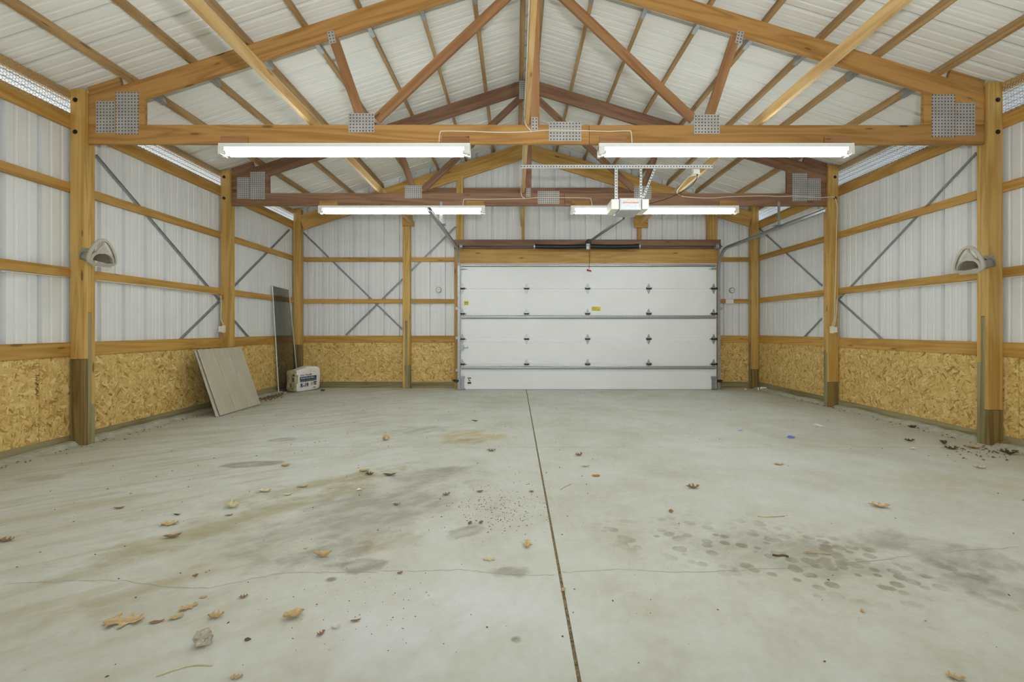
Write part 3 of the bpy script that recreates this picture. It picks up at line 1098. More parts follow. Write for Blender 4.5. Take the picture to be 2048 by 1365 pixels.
# ---------------------------------------------------------------- trusses
def truss(Yf, label, mc, mt, mw_, hand):
    t = thing('truss', label, 'roof truss', (CX, Yf + PLY * 1.5, CH0))
    y0, y1 = Yf + PLY + 0.0006, Yf + 2 * PLY - 0.0006
    yc, th = (y0 + y1) / 2, y1 - y0
    bx('bottom_chord', (-4.250, y0, CH0), (CX + 0.52, y1, CH1), mc, t)
    bx('bottom_chord', (CX + 0.523, y0, CH0 - 0.004), (4.646, y1, CH1 - 0.004), mc, t)
    h = 0.184
    for sgn, sl, xe in ((-1, SL, -4.250), (1, SR, 4.646)):
        nrm = Vector((sgn * sl, 0, 1)).normalized()
        c = math.sqrt(1 + sl * sl)
        hv = h * c
        # plumb cut at the ridge
        mb = MB()
        zr, ze = chord_top(CX), chord_top(xe)
        L = Vector((xe - CX, 0, ze - zr)).length
        ex = Vector((xe - CX, 0, ze - zr)).normalized()
        m = Matrix((ex, nrm.cross(ex), nrm)).transposed().to_4x4()
        m.translation = (CX, yc, zr)
        inv = m.inverted()
        poly = [inv @ Vector(p) for p in ((CX + sgn * 0.0005, yc, zr), (xe, yc, ze), (xe, yc, ze - hv), (CX + sgn * 0.0005, yc, zr - hv))]
        poly = [Vector((p.x, -th / 2, p.z)) for p in poly]
        mb.prism(poly, (0, th, 0))
        mb.build('top_chord', mt, t, mw=m)
        # heel block
        xb = -3.571 if sgn < 0 else 3.927
        xa = -4.112 if sgn < 0 else 4.508
        mb = MB()
        zt = CH1 + 0.0005
        pts = [(xb, y0, zt), (xa, y0, zt), (xa, y0, chord_top(xa) - hv - 0.001), (xb, y0, chord_top(xb) - hv - 0.001)]
        m2 = Matrix.Translation((xb, yc, zt))
        mb.prism([Vector(p) - Vector((xb, yc, zt)) for p in pts], (0, th, 0))
        mb.build('heel_block', mt, t, mw=m2)
        # filler laid on the chord from the post up to the first purlin
        xf = CX + sgn * 3.99
        pa, pb = Vector((xa, yc + 0.002, chord_top(xa) + 0.046)), Vector((xf, yc + 0.002, chord_top(xf) + 0.046))
        board('heel_filler', pa, pb, th, 0.088, mt, t, nrm)
        # webs
        def pp(dx, dz):
            return Vector((CX + sgn * dx, yc, dz))
        zb = CH1 + 0.0
        a, b = pp(1.665, zb + 0.035), pp(1.935, chord_top(CX + sgn * 1.935) - hv - 0.025)
        board('web', a, b, th, 0.089, mw_, t, up=(1, 0, 0))
        a, b = pp(1.53, zb + 0.055), pp(0.075, chord_top(CX) - hv - 0.045)
        board('web', a, b, th, 0.089, mw_, t, up=(1, 0, 0))
    bx('king_post', (CX - 0.044, y0, CH1 + 0.0005), (CX + 0.044, y1, chord_top(CX) - 0.19), mw_, t)

    def plate(xa, xb, za, zb, rot=0.0):
        w_, hh = xb - xa, zb - za
        m = Matrix.Translation(((xa + xb) / 2, y0 - 0.0016, (za + zb) / 2)) @ Matrix.Rotation(rot, 4, 'Y')
        mb = MB()
        mb.box((-w_ / 2, -0.0012, -hh / 2), (w_ / 2, 0.0012, hh / 2))
        mb.build('gusset_plate', M['gusset'], t, mw=m)
    ppm = F / (Y1 + PLY)
    def pl(px0, px1, py0, py1, rot=0.0):
        plate((px0 - VX) / ppm, (px1 - VX) / ppm, CZ - (py1 - VY) / ppm, CZ - (py0 - VY) / ppm, rot)
    pl(192.2, 229.7, 202.4, 266.4)
    pl(231.6, 277, 185, 268.8)
    pl(697.5, 748.8, 226.8, 265.1)
    pl(1062.9, 1075.8, 234.7, 260.7)
    pl(1097.8, 1162.6, 243.7, 282.6)
    pl(1388, 1439.3, 229, 268)
    pl(1863.6, 1909.7, 189.2, 274.4)
    pl(1910.8, 1950, 206, 271)
    pl(656.5, 670, 62, 87, -0.20)
    pl(1472.5, 1486, 62, 87, 0.20)
    plate(CX - 0.135, CX + 0.135, chord_top(CX) - 0.30, chord_top(CX) - 0.035)
    return t


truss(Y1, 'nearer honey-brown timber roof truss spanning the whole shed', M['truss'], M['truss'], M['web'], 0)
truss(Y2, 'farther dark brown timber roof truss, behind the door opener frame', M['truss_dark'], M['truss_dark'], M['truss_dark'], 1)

# long braces lying on the bottom chords
for (x0, x1, lab) in ((-1.988, -1.950, 'long pale timber brace lying across both trusses, left of the ridge'),
                      (0.092, 0.130, 'long pale timber brace under the ridge, with white cable stapled to it'),
                      (2.337, 2.375, 'long pale timber brace over the trusses, carrying the opener power outlet')):
    o = bx('lateral_brace', (x0, 0.35, CH1 + 0.0015), (x1, GX - 0.05, CH1 + 0.0905), M['brace'])
    tag(o, lab, 'timber brace')


# ---------------------------------------------------------------- strip lights
def strip_light(x0, x1, Yc, label):
    t = thing('fluorescent_light', label, 'strip light', ((x0 + x1) / 2, Yc, CH0))
    L = x1 - x0
    zt = CH0 - 0.006
    hw = 0.055
    mb = MB()
    # channel housing with sloped reflector sides
    prof = [(-hw, 0), (hw, 0), (hw, -0.035), (0.025, -0.058), (-0.025, -0.058), (-hw, -0.035)]
    mb.prism([(x0, Yc + a, zt + b) for a, b in prof], (L, 0, 0))
    mb.build('housing', M['white_enamel'], t)
    for s in (0, 1):
        xe = x0 + 0.0 if s == 0 else x1
        d = 1 if s == 0 else -1
        for k, yo in enumerate((-0.038, 0.038)):
            mb = MB()
            a, b = sorted((xe, xe + d * 0.028))
            mb.box((a, Yc + yo - 0.021, zt - 0.108), (b, Yc + yo + 0.021, zt - 0.034))
            a2, b2 = sorted((xe + d * 0.028, xe + d * 0.055))
            mb.box((a2, Yc + yo - 0.017, zt - 0.098), (b2, Yc + yo + 0.017, zt - 0.034))
            mb.build('socket', M['white_plastic'], t)
    for yo in (-0.038, 0.038):
        mb = MB()
        mb.tube([(x0 + 0.07, Yc + yo, zt - 0.082), (x1 - 0.07, Yc + yo, zt - 0.082)], 0.019, 20)
        tb = mb.build('tube', M['tube'], t, True)
        for xa in (x0 + 0.05, x1 - 0.075):
            mb = MB()
            mb.tube([(xa, Yc + yo, zt - 0.082), (xa + 0.025, Yc + yo, zt - 0.082)], 0.0165, 16)
            mb.build('tube_cap', M['galv'], tb)
    # timber cleats screwed to the face of the chord
    for a in (x0 + 0.01, x1 - 0.27):
        bx('cleat', (a, Yc - PLY / 2 - 0.014, CH0 - 0.006), (a + 0.26, Yc - PLY / 2 - 0.0005, CH0 + 0.068), M['web'] if Yc < 6 else M['truss'], t)
    return t


YC1, YC2 = Y1 + PLY * 1.5, Y2 + PLY * 1.5
pf1, pf2 = F / (YC1 - 0.055), F / (YC2 - 0.055)
strip_light((436 - VX) / pf1, (940 - VX) / pf1, YC1, 'lit fluorescent strip light under the nearer truss, left of the ridge')
strip_light((1198 - VX) / pf1, (1709 - VX) / pf1, YC1, 'lit fluorescent strip light under the nearer truss, right of the ridge')
strip_light((636 - VX) / pf2, (970 - VX) / pf2, YC2, 'lit fluorescent strip light under the farther truss, left of the ridge')
strip_light((1142 - VX) / pf2, (1478 - VX) / pf2, YC2, 'lit fluorescent strip light behind the garage door opener')

# ---------------------------------------------------------------- garage door
YD = 8.54 * K
pd = F / YD


def dx(px):
    return (px - VX) / pd


def dz(py):
    return CZ - (py - VY) / pd


door = setting('door_1')
ZB = fz(YD) + 0.004
zt = dz(527.5)
hs = (zt - ZB) / 5.0
X0, X1 = dx(921), dx(1433)
for i in range(5):
    mb = MB()
    z0, z1 = ZB + hs * i + 0.0015, ZB + hs * (i + 1) - 0.0015
    # shallow rails along the top and bottom of each section, a flat recessed field between
    yo = YD
    pr = [(yo + 0.04, z0), (yo, z0), (yo, z0 + 0.055), (yo + 0.004, z0 + 0.058), (yo + 0.004, z1 - 0.058), (yo, z1 - 0.055), (yo, z1), (yo + 0.04, z1)]
    mb.prism([(X0, a, b) for a, b in pr], (X1 - X0, 0, 0))
    mb.build('door_section', M['door'], door)
# horizontal stiffening struts
for py, hh in ((531.5, 0.052), (634.5, 0.062), (735.5, 0.062)):
    z = dz(py)
    mb = MB()
    pr = [(YD - 0.001, z + hh / 2), (YD - 0.004, z + hh / 2), (YD - 0.012, z + hh * 0.22), (YD - 0.045, z + hh * 0.20), (YD - 0.045, z - hh * 0.20), (YD - 0.012, z - hh * 0.22), (YD - 0.004, z - hh / 2), (YD - 0.001, z - hh / 2)]
    mb.prism([(X0 + 0.02, a, b) for a, b in pr], (X1 - X0 - 0.04, 0, 0))
    mb.build('strut', M['galv'], door)
# hinges
hm = MB()
for s in (1, -1):
    hm.prism([(-0.040, -0.0035, s * 0.006), (0.040, -0.0035, s * 0.006), (0.030, -0.0035, s * 0.035), (0.006, -0.0035, s * 0.095), (-0.006, -0.0035, s * 0.095), (-0.030, -0.0035, s * 0.035)], (0, 0.003, 0))
hm.tube([(-0.048, -0.014, 0), (0.048, -0.014, 0)], 0.014, 10)
hm.box((-0.048, -0.032, -0.012), (-0.042, -0.003, 0.026))
hm.box((0.042, -0.032, -0.012), (0.048, -0.003, 0.026))
hme = mesh('hinge', hm.v, hm.f)
hme.materials.append(M['galv'])
hme.materials.append(M['bolt'])
for p_ in hme.polygons:
    if p_.index >= 16:
        p_.material_index = 1
hx = [dx(850 + v / 3.1015) for v in (231, 630, 1008, 1387, 1790)]
for i in range(1, 5):
    for j, x in enumerate(hx):
        link('hinge', hme, None, door, Matrix.Translation((x, YD, ZB + hs * i)))
        if j in (0, 4):
            s = -1 if j == 0 else 1
            mb = MB()
            mb.tube([(x - s * 0.08, YD - 0.025, ZB + hs * i), (x + s * 0.065, YD - 0.025, ZB + hs * i)], 0.006, 8)
            mb.tube([(x + s * 0.060, YD - 0.025, ZB + hs * i), (x + s * 0.078, YD - 0.025, ZB + hs * i)], 0.022, 14)
            mb.build('roller', M['bolt'], door)
# top roller carriers and bottom brackets
for s, x in ((-1, hx[0]), (1, hx[4])):
    mb = MB()
    z = dz(539)
    mb.box((x - 0.045, YD - 0.02, z - 0.010), (x + 0.045, YD - 0.001, z + 0.030))
    mb.tube([(x - s * 0.10, YD - 0.03, z), (x + s * 0.075, YD - 0.03, z)], 0.006, 8)
    mb.build('top_bracket', M['galv'], door)
    mb = MB()
    mb.box((x - 0.04, YD - 0.006, ZB + 0.01), (x + 0.04, YD - 0.001, ZB + 0.25))
    mb.box((x - 0.05, YD - 0.03, ZB + 0.20), (x + 0.05, YD - 0.001, ZB + 0.25))
    mb.box((x - 0.045, YD - 0.035, ZB + 0.006), (x + 0.06, YD - 0.001, ZB + 0.03))
    mb.build('bottom_bracket', M['galv'], door)
mb = MB()
zl = dz(695.5)
mb.box((dx(921), YD - 0.02, zl - 0.05), (dx(928), YD - 0.001, zl + 0.05))
mb.box((dx(919), YD - 0.03, zl - 0.04), (dx(927), YD - 0.02, zl + 0.04))
mb.box((dx(927), YD - 0.015, zl - 0.006), (dx(935.5), YD - 0.005, zl + 0.006))
mb.tube([(dx(935), YD - 0.01, zl - 0.01), (dx(936), YD - 0.04, zl + 0.02)], 0.006, 8)
mb.build('slide_lock', M['galv'], door)
mb = MB()
mb.box((X0, YD - 0.004, fz(YD) - 0.003), (X1, YD + 0.03, ZB))
mb.build('bottom_seal', M['black'], door)


def sticker(x0, x1, z0, z1, mat, bars, barmat):
    mb = MB()
    mb.box((x0, YD - 0.0012 + 0.004, z0), (x1, YD + 0.005, z1))
    s = mb.build('sticker', mat, door)
    w_, h_ = x1 - x0, z1 - z0
    b = MB()
    for (a0, a1, b0, b1) in bars:
        b.box((x0 + a0 * w_, YD + 0.0012, z0 + b0 * h_), (x0 + a1 * w_, YD + 0.0029, z0 + b1 * h_))
    b.build('print', barmat, s)


sticker(dx(1183.5), dx(1201), dz(626.5), dz(613.8), M['yellow'],
        [(0.06, 0.52, 0.84, 0.87), (0.06, 0.52, 0.70, 0.73), (0.06, 0.5, 0.48, 0.52), (0.06, 0.46, 0.30, 0.32), (0.6, 0.68, 0.55, 0.62), (0.72, 0.82, 0.42, 0.52), (0.66, 0.74, 0.28, 0.40), (0.80, 0.92, 0.20, 0.34), (0.62, 0.68, 0.15, 0.24), (0.56, 0.6, 0.72, 0.78)], M['ink'])
sticker(dx(928), dx(937), dz(610.8), dz(602.6), M['yellow'], [(0.1, 0.9, 0.62, 0.74), (0.15, 0.85, 0.42, 0.46), (0.15, 0.8, 0.28, 0.32)], M['ink'])
sticker(dx(934.5), dx(942.5), dz(774), dz(755), M['paper'],
        [(0.10, 0.42, 0.84, 0.96), (0.52, 0.92, 0.84, 0.96), (0.3, 0.52, 0.72, 0.80), (0.42, 0.62, 0.64, 0.73), (0.5, 0.74, 0.56, 0.65), (0.28, 0.4, 0.62, 0.70), (0.06, 0.96, 0.30, 0.50), (0.2, 0.6, 0.18, 0.20)], M['ink'])


# tracks
def track(x, s, label):
    t = thing('door_track', label, 'door track', (x, YD - 0.05, fz(YD)))
    zH = CZ + (1.455 if s > 0 else 1.468)
    R = 0.36
    yv = YD - 0.035
    path = [(yv, fz(yv) + 0.01), (yv, zH - R)]
    for k in range(1, 10):
        a = math.pi / 2 * k / 9
        path.append((yv - R + R * math.cos(a), zH - R + R * math.sin(a)))
    path.append((5.60 * K, zH))
    # C-shaped rail swept along the path
    prof = [(-0.026, -0.024), (0.026, -0.024), (0.026, 0.024), (0.020, 0.024), (0.020, -0.018), (-0.020, -0.018), (-0.020, 0.010), (-0.026, 0.010)]
    vs, fs = [], []
    n = len(prof)
    for i, (y, z) in enumerate(path):
        p0, p1 = path[max(0, i - 1)], path[min(len(path) - 1, i + 1)]
        d = Vector((0, p1[0] - p0[0], p1[1] - p0[1])).normalized()
        nn = Vector((1, 0, 0)).cross(d)
        for (a, b) in prof:
            vs.append(Vector((x, y, z)) + nn * a + Vector((s * -b, 0, 0)))
        if i:
            for k in range(n):
                fs.append(((i - 1) * n + k, (i - 1) * n + (k + 1) % n, i * n + (k + 1) % n, i * n + k))
    fs.append(tuple(range(n)))
    fs.append(tuple(range((len(path) - 1) * n, len(path) * n)))
    link('rail', mesh('rail', vs, fs), M['galv'], t)
    # angle iron along the level run and jamb brackets
    mb = MB()
    mb.box((x + s * 0.030 - 0.0015, 5.60 * K, zH - 0.02), (x + s * 0.030 + 0.0015, yv - 0.30, zH + 0.030))
    mb.build('stiffener', M['perf'] if s > 0 else M['galv'], t)
    for z in (0.35, 0.95, 1.5):
        mb = MB()
        xa, xb = sorted((x + s * 0.026, x + s * 0.060))
        mb.box((xa, yv - 0.02, z), (xb, YD + 0.10, z + 0.05))
        mb.build('bracket', M['galv'], t)
    # hanger from the farther truss
    yh = Y2 + PLY * 1.5
    mb = MB()
    mb.box((x + s * 0.02 - 0.018, yh - 0.019, zH + 0.0), (x + s * 0.02 + 0.018, yh - 0.016, CH0 + 0.06))
    mb.box((x + s * 0.02 - 0.018, yh - 0.060, zH + 0.0), (x + s * 0.02 - 0.015, yh - 0.018, CH0 - 0.01))
    mb.build('hanger', M['galv'], t)
    mb = MB()
    mb.box((x - 0.05, yh - 0.10, zH + 0.026), (x + 0.05, yh + 0.02, zH + 0.034))
    mb.build('hanger_foot', M['galv'], t)


track(dx(918.5), -1, 'galvanised door track running up the left jamb and back overhead')
track(dx(1435.5), 1, 'galvanised door track running up the right jamb and back overhead')

# torsion spring shaft
ZS = CZ + 1.532
YS = YD - 0.045
t = thing('torsion_spring', 'black torsion springs on a steel shaft above the garage door', 'spring', (dx(1175), YS, ZS))
mb = MB()
mb.tube([(dx(913), YS, ZS), (dx(1442), YS, ZS)], 0.0135, 12)
mb.build('shaft', M['galv_dark'], t, True)
for (a, b) in ((1070, 1171), (1179, 1276)):
    mb = MB()
    xa, xb = dx(a), dx(b)
    n = 220
    pts, rs = [], []
    for k in range(n + 1):
        f = k / n
        x = xa + (xb - xa) * f
        sag = -0.010 * math.sin(math.pi * f)
        pts.append((x, YS, ZS + sag))
        rs.append(0.047 if k % 2 == 0 else 0.042)
    mb.tube(pts, rs, 14)
    mb.build('spring', M['spring'], t, True)
for px in (1068.5, 1277.5):
    mb = MB()
    mb.tube([(dx(px) - 0.012, YS, ZS), (dx(px) + 0.012, YS, ZS)], 0.052, 14)
    mb.build('winding_cone', M['galv'], t)
for px in (923, 1431):
    mb = MB()
    mb.tube([(dx(px) - 0.03, YS, ZS), (dx(px) - 0.02, YS, ZS), (dx(px) + 0.02, YS, ZS), (dx(px) + 0.03, YS, ZS)], [0.055, 0.045, 0.045, 0.055], 18)
    mb.build('cable_drum', M['galv'], t)
    s = -1 if px < 1000 else 1
    mb = MB()
    mb.box((dx(px) + s * 0.060, YS - 0.05, ZS - 0.05), (dx(px) + s * 0.060 + 0.004, Yj - 0.045, ZS + 0.05))
    mb.build('end_bearing', M['galv'], t)
mb = MB()
mb.box((dx(1171.5), YS - 0.045, ZS - 0.06), (dx(1178.5), Yj - 0.044, ZS + 0.05))
mb.tube([(dx(1171), YS, ZS), (dx(1179), YS, ZS)], 0.047, 16)
mb.build('centre_bracket', M['galv'], t)

# ---------------------------------------------------------------- opener
YO = 5.30 * K
po = F / YO
def ox(px): return (px - VX) / po
def oz(py): return CZ - (py - VY) / po
t = thing('door_opener', 'grey garage door opener hung from perforated steel angles', 'door opener', (ox(1261), YO + 0.2, oz(421)))
def rounded_box(lo, hi, r, mat, name, par):
    return bx(name, lo, hi, mat, par, r)
xA, xB = ox(1239), ox(1283)
case = rounded_box((xA, YO, oz(421)), (xB, YO + 0.36, oz(396)), 0.006, M['grey_case'], 'motor_housing', t)
mb = MB()
mb.box((ox(1241.5), YO - 0.003, oz(419.5)), (ox(1280.5), YO - 0.0005, oz(397.5)))
face = mb.build('face_plate', M['galv'], t)
r = random.Random(5)
for (y0, y1, m_, x0p, x1p) in ((401.2, 403.2, M['cream_ink'], 1246, 1276), (404.6, 407.0, M['orange_ink'], 1245.5, 1277)):
    mb = MB()
    x = x0p
    while x < x1p:
        wd = r.uniform(1.0, 1.8)
        mb.box((ox(x), YO - 0.0042, oz(y1)), (ox(min(x + wd, x1p)), YO - 0.003, oz(y0)))
        x += wd + r.uniform(0.3, 0.9)
    mb.build('print', m_, face)
for (a, b, la) in ((1223, 1237.5, -1), (1284.5, 1297.5, 1)):
    mb = MB()
    z0, z1 = oz(418.5), oz(399)
    xa, xb = ox(a), ox(b)
    if la < 0:
        prof = [(xb, z0), (xa, z0), (xa - 0.0, z1), (xb, z1)]
    else:
        prof = [(xa, z0), (xb, z0), (xb, z1), (xa, z1)]
    mb.prism([(p, YO - 0.004, q) for p, q in prof], (0, 0.30, 0))
    mb.build('light_lens', M['lens'], t)
# rail
board('rail', (ox(1261), YO + 0.34, oz(421) - 0.005), (dx(1176.5), YD - 0.16, CZ + 1.600), 0.030, 0.034, M['galv_dark'], t)
bx('header_bracket', (dx(1172.5), YD - 0.17, CZ + 1.575), (dx(1180.5), Yj - 0.044, CZ + 1.645), M['black'], t)
# hanging frame
YA = 5.44 * K
def hang(a, b, wd=0.032):
    a, b = Vector(a), Vector(b)
    board('hanger_angle', a, b, 0.003, wd, M['perf'], t, up=(1, 0, 0) if abs((b - a).z) > abs((b - a).x) else (0, 0, 1), bev=0.0)
zA = CH1 - 0.026
hang((0.055, YA, zA), ((1426 - VX) / F * YA, YA, zA), 0.042)
board('hanger_angle', (0.055, YA + 0.02, zA + 0.021), ((1426 - VX) / F * YA, YA + 0.02, zA + 0.021), 0.040, 0.003, M['perf'], t, bev=0)
def hx_(px): return (px - VX) / F * YA
hang((hx_(1232.5), YA + 0.004, zA), (hx_(1232.5), YA + 0.004, oz(402)), 0.036)
hang((hx_(1282.0), YA + 0.004, zA), (hx_(1282.0), YA + 0.004, oz(398)), 0.028)
hang((hx_(1312.0), YA + 0.008, zA + 0.01), (hx_(1284.0), YA + 0.008, oz(398) + 0.02), 0.024)
# power cord with plug, and the pull cord
cord = curve_pts([(ox(1275), YO + 0.12, oz(394)), (ox(1287), YO + 0.14, oz(396)), (ox(1300), YO + 0.2, oz(400)), at(1330, 399, 5.9), at(1356, 388, 5.9), at(1380, 374, 5.85), at(1392, 360, 5.85), at(1394.5, 352, 5.80)], 8)
mb = MB()
mb.tube(cord, 0.0045, 6)
mb.build('power_cord', M['black'], t, True)
mb = MB()
a = at(1394.5, 351, 5.80)
mb.tube([a, a + Vector((0, 0, 0.022)), a + Vector((0, 0, 0.04))], [0.008, 0.014, 0.014], 8)
mb.build('plug', M['black'], t, True)
pc = [(dx(1178.2), YD - 0.20, CZ + 1.59)]
mb = MB()
p0 = at(1178.5, 489, YD - 0.2)
p1 = at(1178.5, 533, YD - 0.2)
mb.tube([p0, (p0 + p1) / 2 + Vector((0.003, 0, 0)), p1], 0.005, 6)
mb.tube([p0 + Vector((0.018, 0, 0)), at(1180.5, 524, YD - 0.2)], 0.003, 6)
mb.build('pull_cord', M['rope'], t, True)
mb = MB()
a = at(1178, 541, YD - 0.2)
mb.tube([p1, at(1178.3, 538, YD - 0.2)], 0.005, 6)
mb.tube([a + Vector((-0.038, 0, 0.004)), a + Vector((0.042, 0, -0.014))], [0.017, 0.015], 8)
mb.build('pull_handle', M['red'], t, True)

# outlet on the right-hand brace
o = thing('power_outlet', 'white outlet box on the pale brace, with a black plug in it', 'outlet', (2.30, 5.80, CH1 - 0.03))
mb = MB()
a = at(1394.5, 345, 5.80)
mb.box((a.x - 0.055, a.y - 0.03, a.z - 0.02), (a.x + 0.02, a.y + 0.03, CH1 + 0.0))
mb.build('box', M['white_plastic'], o)
mb = MB()
mb.box((a.x - 0.06, a.y - 0.035, a.z - 0.024), (a.x + 0.025, a.y + 0.035, a.z - 0.019))
mb.build('cover', M['white_enamel'], o)


# ---------------------------------------------------------------- cables
def cable(pts, r_, label, n=6):
    mb = MB()
    mb.tube(curve_pts(pts, n), r_, 6)
    o = mb.build('cable', M['cable'], None, True)
    tag(o, label, 'cable')
    return o


ya = Y1 + PLY - 0.006
cable([at(878, 284, ya), at(879, 272, ya), at(881, 264.5, ya), at(888, 262.5, ya), at(940, 263, ya), at(1000, 265, ya), at(1050, 264, ya), at(1100, 260.5, ya), at(1165, 261.5, ya), at(1215, 263, ya), at(1255, 262, ya), at(1262, 265, ya), at(1264, 286, ya)],
      0.0055, 'white cable stapled along the nearer truss between its two lights')
cable([(0.085, 2.0, CH1 + 0.05), (0.083, 2.9, CH1 + 0.045), (0.085, 3.7, CH1 + 0.05), (0.083, 4.45, CH1 + 0.04), at(1050.5, 236, ya - 0.006), at(1050, 245, ya - 0.004), at(1054, 253, ya), at(1062, 262, ya)],
      0.0055, 'white cable running down the pale ridge brace to the nearer truss')
yb = Y2 + PLY - 0.006
cable([at(926, 411, yb), at(927, 402, yb), at(932, 398.5, yb), at(970, 399, yb), at(1010, 398, yb), at(1045, 397.5, yb), at(1080, 395.5, yb), at(1130, 395.5, yb), at(1176, 396.5, yb), at(1182, 400, yb), at(1184, 412, yb)],
      0.0055, 'white cable stapled along the farther truss between its two lights')
cable([(0.085, Y1 + 0.20, CH1 + 0.04), (0.083, Y1 + 0.9, CH1 + 0.045), (0.084, Y2 - 0.35, CH1 + 0.03), at(1043, 372, yb - 0.03), at(1042, 384, yb - 0.004), at(1044, 393, yb), at(1050, 397.5, yb)],
      0.0055, 'white cable along the ridge brace between the two trusses')
xp = 4.508
cable([at(1392, 351, 5.80), at(1378, 354, 5.9), at(1362, 372, 6.2), at(1354.5, 382, 6.6), at(1357, 389.5, yb - 0.01), at(1372, 394, yb), at(1420, 396.5, yb), at(1462, 393.5, yb), at(1520, 392, yb), at(1560, 393, yb), at(1590, 392.5, yb - 0.006), at(1640, 395.5, Y2 - 0.008), at(1664, 394, Y2 - 0.008), at(1671, 399, Y2 - 0.008), at(1674.5, 420, Y2 - 0.008), at(1673, 460, Y2 - 0.008), at(1671.5, 540, Y2 - 0.008), at(1670, 600, Y2 - 0.008), at(1669, 636, Y2 - 0.008), at(1665, 650, Y2 - 0.008), at(1663.5, 656, Y2 - 0.012)],
      0.0055, 'white cable from the outlet, over the farther truss and down the post')
xg = 4.640
cable([atX(1955, 562, xg), atX(1900, 567, xg), atX(1820, 575, xg), atX(1760, 581, xg), atX(1700, 589, xg), at(1680, 592, Y2 + 0.02), at(1674, 599, Y2 - 0.014), at(1673, 620, Y2 - 0.014), at(1671, 641, Y2 - 0.014), at(1666.5, 656, Y2 - 0.014)],
      0.0050, 'white cable along the right wall girt, dropping into the white box')
cable([atX(1644, 602, xg), atX(1600, 604, xg), atX(1560, 606, xg), atX(1530, 606, xg), atX(1520, 610, xg)], 0.0045, 'white cable under the girt beside the right corner post')
cable([atX(2047, 553, xg), atX(2030, 554, xg), atX(2009, 557, xg)], 0.0045, 'white cable end under the girt at the right edge of the view')
xg = -4.246
cable([atX(2, 543, xg), atX(70, 549, xg), atX(138, 555, xg)], 0.0045, 'white cable under the girt at the left edge of the view')
cable([atX(192, 561, xg), atX(260, 568, xg), atX(340, 577, xg), atX(425, 588, xg), at(436, 589.5, Y2 + 0.03), at(440.5, 593, Y2 - 0.008), at(442.5, 605, Y2 - 0.008), at(442, 636, Y2 - 0.008), at(446, 648, Y2 - 0.008), at(449, 653, Y2 - 0.010)],
      0.0050, 'white cable along the left wall girt, dropping into the cream box')


def junction(px0, px1, py0, py1, Yf, label, s):
    a, b = at(px0, py1, Yf), at(px1, py0, Yf)
    o = thing('junction_box', label, 'electrical box', ((a.x + b.x) / 2, Yf, a.z))
    # the box sits sideways on the post, its cover turned to the middle of the room
    bx('box', (a.x, Yf - 0.076, a.z + 0.010), (b.x, Yf - 0.0005, b.z - 0.010), M['white_plastic'], o, 0.004)
    xc = b.x + 0.0005 if s < 0 else a.x - 0.0085
    bx('cover', (xc, Yf - 0.086, a.z), (xc + 0.008, Yf - 0.0005, b.z), M['cream_plastic'], o, 0.003)


junction(443, 450.5, 651.5, 666, Y2, 'cream electrical box on the post behind the leaning siding', -1)
junction(1660.5, 1668, 653, 667, Y2, 'white electrical box low on the right wall post', 1)
# round boxes either side of the door
for px, py, lab in ((877, 580, 'round white electrical box on the wall left of the garage door'), (1464.5, 581, 'round white electrical box on the wall right of the garage door')):
    c = at(px, py, YW - 0.03)
    o = thing('round_box', lab, 'electrical box', c)
    mb = MB()
    mb.tube([c + Vector((0, 0.028, 0)), c, c + Vector((0, -0.006, 0))], [0.055, 0.055, 0.048], 24)
    mb.build('rim', M['galv'], o)
    mb = MB()
    mb.tube([c + Vector((0, -0.0062, 0)), c + Vector((0, -0.010, 0))], [0.042, 0.040], 24)
    mb.build('cover', M['white_plastic'], o)
    for s in (-1, 1):
        mb = MB()
        mb.tube([c + Vector((s * 0.018, -0.0102, 0)), c + Vector((s * 0.018, -0.013, 0))], 0.007, 10)
        mb.build('screw', M['galv_dark'], o)
    mb = MB()
    mb.tube([c + Vector((0.002, 0.0, -0.05)), c + Vector((0.004, 0.0, -0.115)), c + Vector((0.002, 0.0, -0.178))], 0.004, 6)
    mb.build('wire', M['white_plastic'], o)
a, b = at(1451, 608, GX), at(1466.5, 598.8, GX)
o = bx('wall_control', (a.x, GX - 0.022, a.z), (b.x, GX - 0.0005, b.z), M['white_plastic'], None, 0.004)
tag(o, 'small white switch plate on the girt right of the garage door', 'switch')
for px, s, lab in ((913, -1, 'black safety sensor at the foot of the left door jamb'), (1439, 1, 'black safety sensor at the foot of the right door jamb')):
    c = at(px, 762.5, YD - 0.08)
    o = thing('safety_sensor', lab, 'sensor', c)
    mb = MB()
    mb.box((c.x - 0.028, c.y - 0.035, c.z - 0.024), (c.x + 0.028, c.y + 0.035, c.z + 0.024))
    mb.tube([c + Vector((-s * 0.028, 0, 0)), c + Vector((-s * 0.040, 0, 0))], 0.016, 12)
    mb.build('sensor_body', M['black'], o)
    mb = MB()
    xa, xb = sorted((c.x + s * 0.0, c.x + s * 0.075))
    mb.box((xa, c.y + 0.036, c.z - 0.012), (xb, c.y + 0.040, c.z + 0.012))
    mb.box((xb - 0.004 if s > 0 else xa, c.y + 0.036, c.z - 0.012), (xb if s > 0 else xa + 0.004, Yj + 0.0, c.z + 0.012))
    mb.build('sensor_bracket', M['black'], o)


# ---------------------------------------------------------------- saddle racks on the nearer posts
def ring_path(fn, n):
    return [fn(2 * math.pi * k / n) for k in range(n)]


